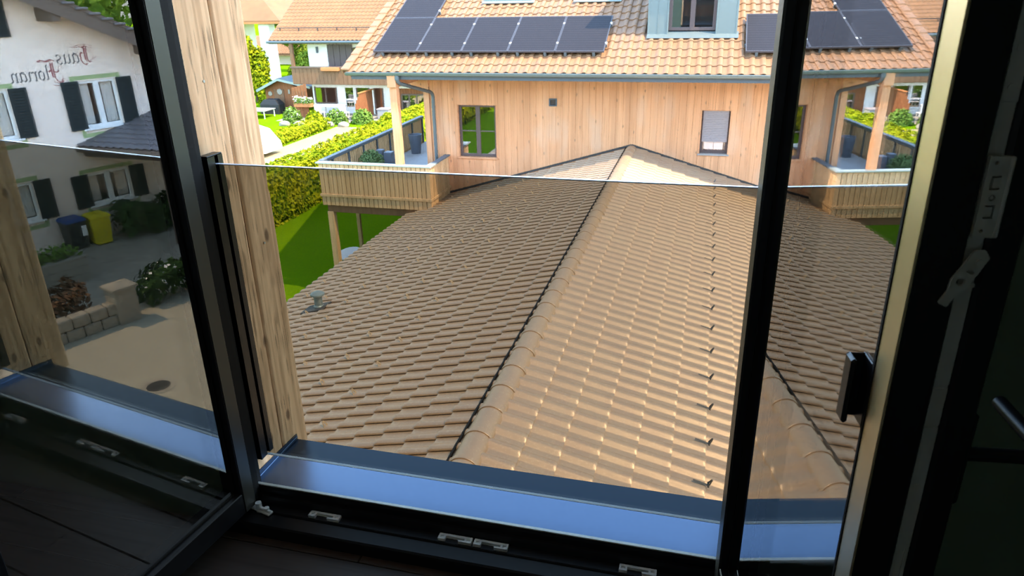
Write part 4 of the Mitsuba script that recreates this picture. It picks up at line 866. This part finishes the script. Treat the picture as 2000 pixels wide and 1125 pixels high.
add(f'{F1}__wall', F(join(extrude(poly, -.35, 0, (0, 2, 1)), extrude(Polygon([(-13.1, G), (5.2, G), (5.2, gz(5.2) - .3), (RS_, RZ_ - .3), (-13.1, gz(-13.1) - .3)]), -9, -.6, (0, 2, 1)))), 'plaster')
roof = [(RS_, RZ_), (6.4, gz(6.4)), (6.4, gz(6.4) - .12), (RS_, RZ_ - .13), (-14.2, gz(-14.2) - .12), (-14.2, gz(-14.2))]
add(f'{F1}__roof', F(extrude(roof, -10, 1.15, (0, 2, 1))), 'fascia')
def wavy_edge(): 
    ms = []
    for k in range(28):
        s0 = 6.4 - k * .36
        ms.append(cbox(s0 - .37, s0, .82, 1.22, gz(s0) + .0, gz(s0) + .075, .02))
    return join(*ms)
add(f'{F1}__verge_tiles', F(wavy_edge()), 'slate_tile')
add(f'{F1}__barge_board', F(join(bar([RS_, 1.10, RZ_ - .32], [6.4, 1.10, gz(6.4) - .32], .06, .42), bar([RS_, 1.10, RZ_ - .32], [-14.2, 1.10, gz(-14.2) - .32], .06, .42))), 'fascia', label='weathered brown barge board')
add(f'{F1}__purlin', F(join(cbox(1.75, 2.0, -.2, 1.06, -.62, -.22, .02))), 'fascia', label='projecting purlin end under the eaves')
add(f'{F1}__purlin', F(join(cbox(4.6, 4.85, -.2, 1.1, gz(4.7) - .62, gz(4.7) - .3, .02))), 'fascia')
for i, (a, b, c, d) in enumerate(FW):
    w = add(f'{F1}__window', F(join(cbox(a, a + .09, -.12, -.05, c, d, .01), cbox(b - .09, b, -.12, -.05, c, d, .01), cbox(a, b, -.12, -.05, c, c + .10, .01), cbox(a, b, -.12, -.05, d - .09, d, .01), cbox((a + b) / 2 - .09, (a + b) / 2 + .09, -.13, -.04, c, d, .01))), 'white_paint', label=['upper window beside the lettering', 'lower window under the porch roof', 'upper window at the edge of the pane', 'lower window behind the bins', 'attic window under the gable'][i])
    scene[f'{w}__pane'] = mikit.ply(F(MB([[a + .08, -.09, c + .08], [b - .08, -.09, c + .08], [b - .08, -.09, d - .08], [a + .08, -.09, d - .08]], [[0, 2, 1], [0, 3, 2]])), 'plain_glass')
    n = 9; zz = (c + .1, d - .1)
    cur = []
    for (u0, u1) in ((a + .08, a + .45), (b - .45, b - .08)):
        for j in range(5): cur.append(bar([u0 + (u1 - u0) * (j + .5) / 5, -.22 - .015 * (j % 2), zz[0]], [u0 + (u1 - u0) * (j + .5) / 5, -.22 - .015 * (j % 2), zz[1]], (u1 - u0) / 5, .012, up=(0, 1, 0)))
    add(f'{w}__curtain', F(join(*cur)), 'curtain')
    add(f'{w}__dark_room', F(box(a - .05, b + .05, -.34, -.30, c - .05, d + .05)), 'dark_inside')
    if i < 4:
        g_ = .13
        add(f'{w}__painted_surround', F(join(box(a - .04 - g_, a - .04, 0, .012, c - .16, d + g_ + .04), box(b + .04, b + .04 + g_, 0, .012, c - .16, d + g_ + .04), box(a - .04, b + .04, 0, .012, d + .04, d + .04 + g_), box(a - .17, b + .17, 0, .012, c - .29, c - .16))), 'green_trim')
        add(f'{w}__sill', F(cbox(a - .1, b + .1, -.1, .10, c - .07, c, .012)), 'white_paint')
    for (u0, u1, sg) in ((a - .50, a + .04, -1), (b - .02, b + .50, 1)) if i < 5 else ():
        sh = [cbox(u0, u0 + .07, .05, .09, c - .02, d + .02, .006), cbox(u1 - .07, u1, .05, .09, c - .02, d + .02, .006), cbox(u0, u1, .05, .09, c - .02, c + .06, .006), cbox(u0, u1, .05, .09, d - .06, d + .02, .006), box(u0 + .05, u1 - .05, .058, .066, c, d)]
        nl = int((d - c) / .09)
        sh += [bar([u0 + .06, .072, c + .06 + (j + .5) * (d - c - .1) / nl], [u1 - .06, .072, c + .06 + (j + .5) * (d - c - .1) / nl], .04, .012, up=(0, .7, 1)) for j in range(nl)]
        sh += [cbox(u0 if sg < 0 else u1 - .02, (u0 + .02) if sg < 0 else u1, 0, .06, zz_, zz_ + .05, .004) for zz_ in (c + .2, d - .25)]
        add(f'{w}__shutter', F(join(*sh)), 'shutter_dark', label='dark louvred shutter')

# ---- lettering, drawn with a broad pen
def pen(strokes, nib=.13, thick=.035, ang=40):
    a = math.radians(ang); d = np.array([math.cos(a), math.sin(a)]) * nib / 2; e = np.array([-math.sin(a), math.cos(a)]) * thick / 2
    N = [d + e, d - e, -d - e, -d + e]; G_ = []
    for st in strokes:
        st = [np.asarray(q, float) for q in st]
        for p, q in zip(st[:-1], st[1:]): G_.append(MultiPoint([tuple(p + k) for k in N] + [tuple(q + k) for k in N]).convex_hull)
    return unary_union(G_)
def arc(cx, cy, rx, ry, a0, a1, n=16): return [(cx + rx * math.cos(math.radians(t)), cy + ry * math.sin(math.radians(t))) for t in np.linspace(a0, a1, n)]
GL = {   # x-height 1, strokes, advance
    'a': ([[(.5, .92), (.12, .80), (.08, .22), (.26, .04), (.55, .26)], [(.18, .98), (.42, 1.02), (.58, .86), (.58, .14), (.74, .02)]], .86),
    'u': ([[(.08, .96), (.14, .86), (.14, .2), (.32, .03), (.58, .22)], [(.54, .98), (.62, .86), (.62, .12), (.78, .02)]], .90),
    's': ([[(.56, .86), (.36, 1.0), (.10, .80), (.16, .60), (.52, .40), (.52, .18), (.28, .0), (.06, .14)]], .70),
    'l': ([[(.04, 1.55), (.14, 1.45), (.14, .14), (.30, .02)]], .42),
    'o': ([[(.34, 1.0), (.10, .80), (.10, .22), (.32, .02), (.58, .20), (.58, .80), (.34, 1.0)]], .78),
    'r': ([[(.04, .98), (.14, .86), (.14, .10), (.26, .02)], [(.16, .74), (.36, .98), (.54, .84)]], .62),
    'i': ([[(.04, .98), (.14, .86), (.14, .14), (.30, .02)], [(.14, 1.28), (.20, 1.34)]], .42),
    'n': ([[(.04, .98), (.14, .86), (.14, .08), (.22, .02)], [(.16, .74), (.38, .98), (.58, .84), (.58, .14), (.74, .02)]], .88),
}
def word(txt, x0=0.0):
    out, x = [], x0
    for ch in txt:
        st, adv = GL[ch]; out += [[(x + a, b) for a, b in s] for s in st]; x += adv
    return out, x
def write(name, cap_strokes, rest, x_rest, flourish, h, s_start, zbase):
    st, x_end = word(rest, x_rest)
    dark = pen(st); cap = pen(cap_strokes, .15, .04)
    hair = unary_union([Polygon(np.vstack([np.array(f) + [0, .016], np.array(f)[::-1] - [0, .016]])).buffer(.008) for f in flourish])
    from shapely.affinity import affine_transform
    res = []
    for g in (dark, cap, hair): res.append(affine_transform(g, [-h, 0, 0, h, s_start, zbase]))
    return res
capH = [[(.18, 1.5), (.24, 1.35), (.24, .25), (.10, .02), (-.10, .10)], [(.38, 1.48), (.44, 1.36), (.44, .3), (.34, .12)], [(.44, .92), (.70, 1.05), (.90, .90), (.92, .25), (.76, -.10), (.50, -.24), (.36, -.12)], [(-.05, 1.55), (.25, 1.68), (.62, 1.55), (.80, 1.66)]]
flH = [arc(.15, .55, .62, .75, 60, 260), arc(-.28, .02, .28, .26, 0, 330), arc(-.35, 1.2, .22, .3, -40, 240), arc(.5, 1.62, .9, .22, 0, 180), arc(1.3, 1.7, .5, .1, 180, 360), arc(-.5, .6, .24, .22, 90, 400)]
capF = [[(.30, 1.75), (.36, 1.6), (.36, .20), (.14, -.25), (-.22, -.38), (-.45, -.22)], [(.52, 1.70), (.56, 1.5), (.56, .25)], [(.36, .82), (.62, .98), (.88, .82)], [(.10, 1.92), (.45, 2.08), (.95, 1.92), (1.45, 2.06), (1.75, 1.98)], [(-.15, .9), (.0, .72), (.3, .8)]]
flF = [arc(.1, .2, .55, .62, 120, 330), arc(-.5, -.3, .30, .28, 0, 340), arc(-.42, 1.05, .26, .3, -60, 250), arc(1.1, 2.0, .75, .15, 180, 380), arc(-.35, 1.6, .35, .35, 60, 300), arc(.2, -.55, .5, .12, 180, 360)]
d1, c1, h1 = write('haus', capH, 'aus', 1.10, flH, .300, 3.07, -1.93)
d2, c2_, h2 = write('florian', capF, 'lorian', .92, flF, .290, 1.98, -2.36)
for nm, dk, cp, hr in (('Haus', d1, c1, h1), ('Florian', d2, c2_, h2)):
    t = add(f'{F1}__lettering', F(extrude(dk.union(cp.buffer(0)) if False else dk, 0, .006, (0, 2, 1))), 'letter_dark', label=f'painted blackletter word {nm} on the wall')
    add(f'{t}__capital', F(extrude(cp, 0, .006, (0, 2, 1))), 'letter_red', label='dark red ornate capital')
    add(f'{t}__flourish', F(extrude(hr, 0, .005, (0, 2, 1))), 'letter_red')
# ---- porch roof, fence, planter, bins
po = np.array([(1.95, 0), (2.95, 3.3), (8.6, 3.3), (8.6, 0)])
def pz(s, d): return -4.55 + .27 * (s - 1.95 - .3 * d)
V = [[s, d, pz(s, d) + o] for o in (0, -.16) for s, d in po]
pf = [[0, 1, 2], [0, 2, 3], [4, 6, 5], [4, 7, 6], [0, 4, 5], [0, 5, 1], [1, 5, 6], [1, 6, 2], [2, 6, 7], [2, 7, 3], [3, 7, 4], [3, 4, 0]]
P_ = f'{F1}__porch_roof'
scene[P_] = mikit.ply(F(MB(V, pf)), 'fascia'); labels[P_] = dict(label='dark tiled porch roof against the wall')
porch = []
for c in range(13):
    for w in range(11):
        d0 = w * .30; s0 = 1.98 + .3 * (d0 + .15) + c * .33
        if s0 > 8: continue
        m = cbox(s0 - .02, s0 + .37, d0 + .006, d0 + .294, .012, .045, .012); Vv = np.array(m.vertices); Vv[:, 2] += -4.55 + .27 * (Vv[:, 0] - 1.95 - .3 * Vv[:, 1]) + .02 * (s0 + .37 - Vv[:, 0]) / .37 * 1.6
        add(f'{P_}__tile', F(MB(Vv, m.faces)), 'slate_tile')
add(f'{P_}__post', F(join(cbox(3.05, 3.2, 3.05, 3.2, G, -4.75, .01))), 'fascia')
add(f'{P_}__beam', F(bar([2.2, .1, -4.78], [3.15, 3.2, -4.78], .14, .2)), 'fascia')

def bin_(s, d, body, lid, lab):
    t = thing('wheelie_bin', label=lab, category='bin')
    def fr(z, k): return [[s + a * k, d + b * k, z] for a, b in ((-.29, -.33), (.29, -.33), (.29, .33), (-.29, .33))]
    add(f'{t}__body', F(hull(fr(G + .06, .80) + fr(G + .95, 1.0))), body)
    add(f'{t}__lid', F(hull(fr(G + .95, 1.08) + fr(G + 1.0, 1.08) + fr(G + 1.07, .9))), lid)
    for dx in (-.22, .22): add(f'{t}__wheel', F(cyl([s + dx - .03, d - .28, G + .1], [s + dx + .03, d - .28, G + .1], .1, 14)), 'rubber')
    add(f'{t}__handle', F(cyl([s - .24, d - .38, G + 1.0], [s + .24, d - .38, G + 1.0], .018, 8)), body)
    return t
bin_(1.70, .80, 'bin_yellow', 'bin_yellow', 'yellow wheeled bin at the wall of the lettered house')
t = bin_(.98, .62, 'bin_black', 'bin_blue', 'dark wheeled bin with a blue lid beside the yellow one')
add(f'{t}__notice', F(cbox(1.10, 1.26, .95, .957, G + .45, G + .80, .002)), 'white_paint', label='pale sticker on the front')
t = thing('raised_bed', label='long pale raised planter in front of the bins', category='planter')
for i in range(3): add(f'{t}__board', F(cbox(-2.4, -.2, 3.9 + .0, 3.94, G + i * .24 + .004, G + (i + 1) * .24 - .004, .006)), 'stone')
add(f'{t}__box', F(join(box(-2.4, -.2, 2.9, 3.9, G, G + .66), box(-2.44, -.16, 2.86, 3.96, G + .72, G + .76))), 'stone')
C = rng.uniform(-1, 1, (700, 3)) * [1.05, .45, .15] + [-1.3, 3.4, G + .86]
add(f'{t}__foliage', F(leaves(C, np.tile([0, 0, 1.0], (700, 1)), .07, rng)), 'bush_leaf')
t = thing('gate_pillar', label='square stone gate pillar at the street edge, reflected below the planter', category='pillar')
add(f'{t}__shaft', F(cbox(-1.45, -.9, 7.4, 7.95, G, G + .92, .02)), 'stone'); add(f'{t}__cap', F(hull([[s, d, z] for s, d, z in [(-1.5, 7.35, G + .92), (-.85, 7.35, G + .92), (-.85, 8.0, G + .92), (-1.5, 8.0, G + .92), (-1.5, 7.35, G + .98), (-.85, 7.35, G + .98), (-.85, 8.0, G + .98), (-1.5, 8.0, G + .98), (-1.17, 7.67, G + 1.06)]])), 'stone')
t = thing('garden_wall', label='low rough stone wall along the street left of the gate pillar', category='wall')
for i in range(9):
    for j in range(2): add(f'{t}__block', F(cbox(-5.2 + i * .42 + .2 * (j % 2), -5.2 + (i + 1) * .42 + .2 * (j % 2) - .015, 7.5, 7.85, G + j * .3, G + (j + 1) * .3 - .012, .03)), 'stone')
def fhedge(s0, s1, d0, d1, h, lab, m='dark_leaf', n=2500, fl=None):
    t = thing('shrub', label=lab, category='shrub', group='shrubs before the lettered house')
    C = rng.uniform(0, 1, (n, 3)); C[:, 2] = C[:, 2] ** .5; P = C * [s1 - s0, d1 - d0, h] + [s0, d0, G]; N = (C - [.5, .5, .3]) * 2
    P[:, 2] += .15 * np.sin(P[:, 0] * 3)
    add(f'{t}__foliage', F(leaves(P, N, .09, rng)), m)
    if fl: add(f'{t}__blossom', F(leaves(P[P[:, 2] > G + h * .6][:90] + [0, .03, .06], N[P[:, 2] > G + h * .6][:90], .06, rng)), fl)
fhedge(2.3, 4.6, .4, 1.6, 1.1, 'dark shrub right of the yellow bin')
fhedge(-.4, 3.0, 6.6, 7.6, .8, 'low flowering shrub by the street, right of the gate pillar', 'dark_leaf', 2500, 'flower_white')
fhedge(-5.4, -1.7, 6.2, 7.3, 1.0, 'dry brownish shrub behind the low stone wall', 'brown_wood', 2500)
add('path', F(box(-12, 6, 0, 6.4, G, G + .015)), 'stone', label='paved forecourt of the lettered house', **tagS)
tree(30, 27, 14, (5, 5, 6), 'leafy tree rising behind the lettered house, reflected at the top of the left casement', 'tree_leaf', 6000, .22, 21)
tree(40, 14, 13.0, (3, 3, 5), 'second tree behind the lettered house', 'tree_leaf', 4000, .22, 22)
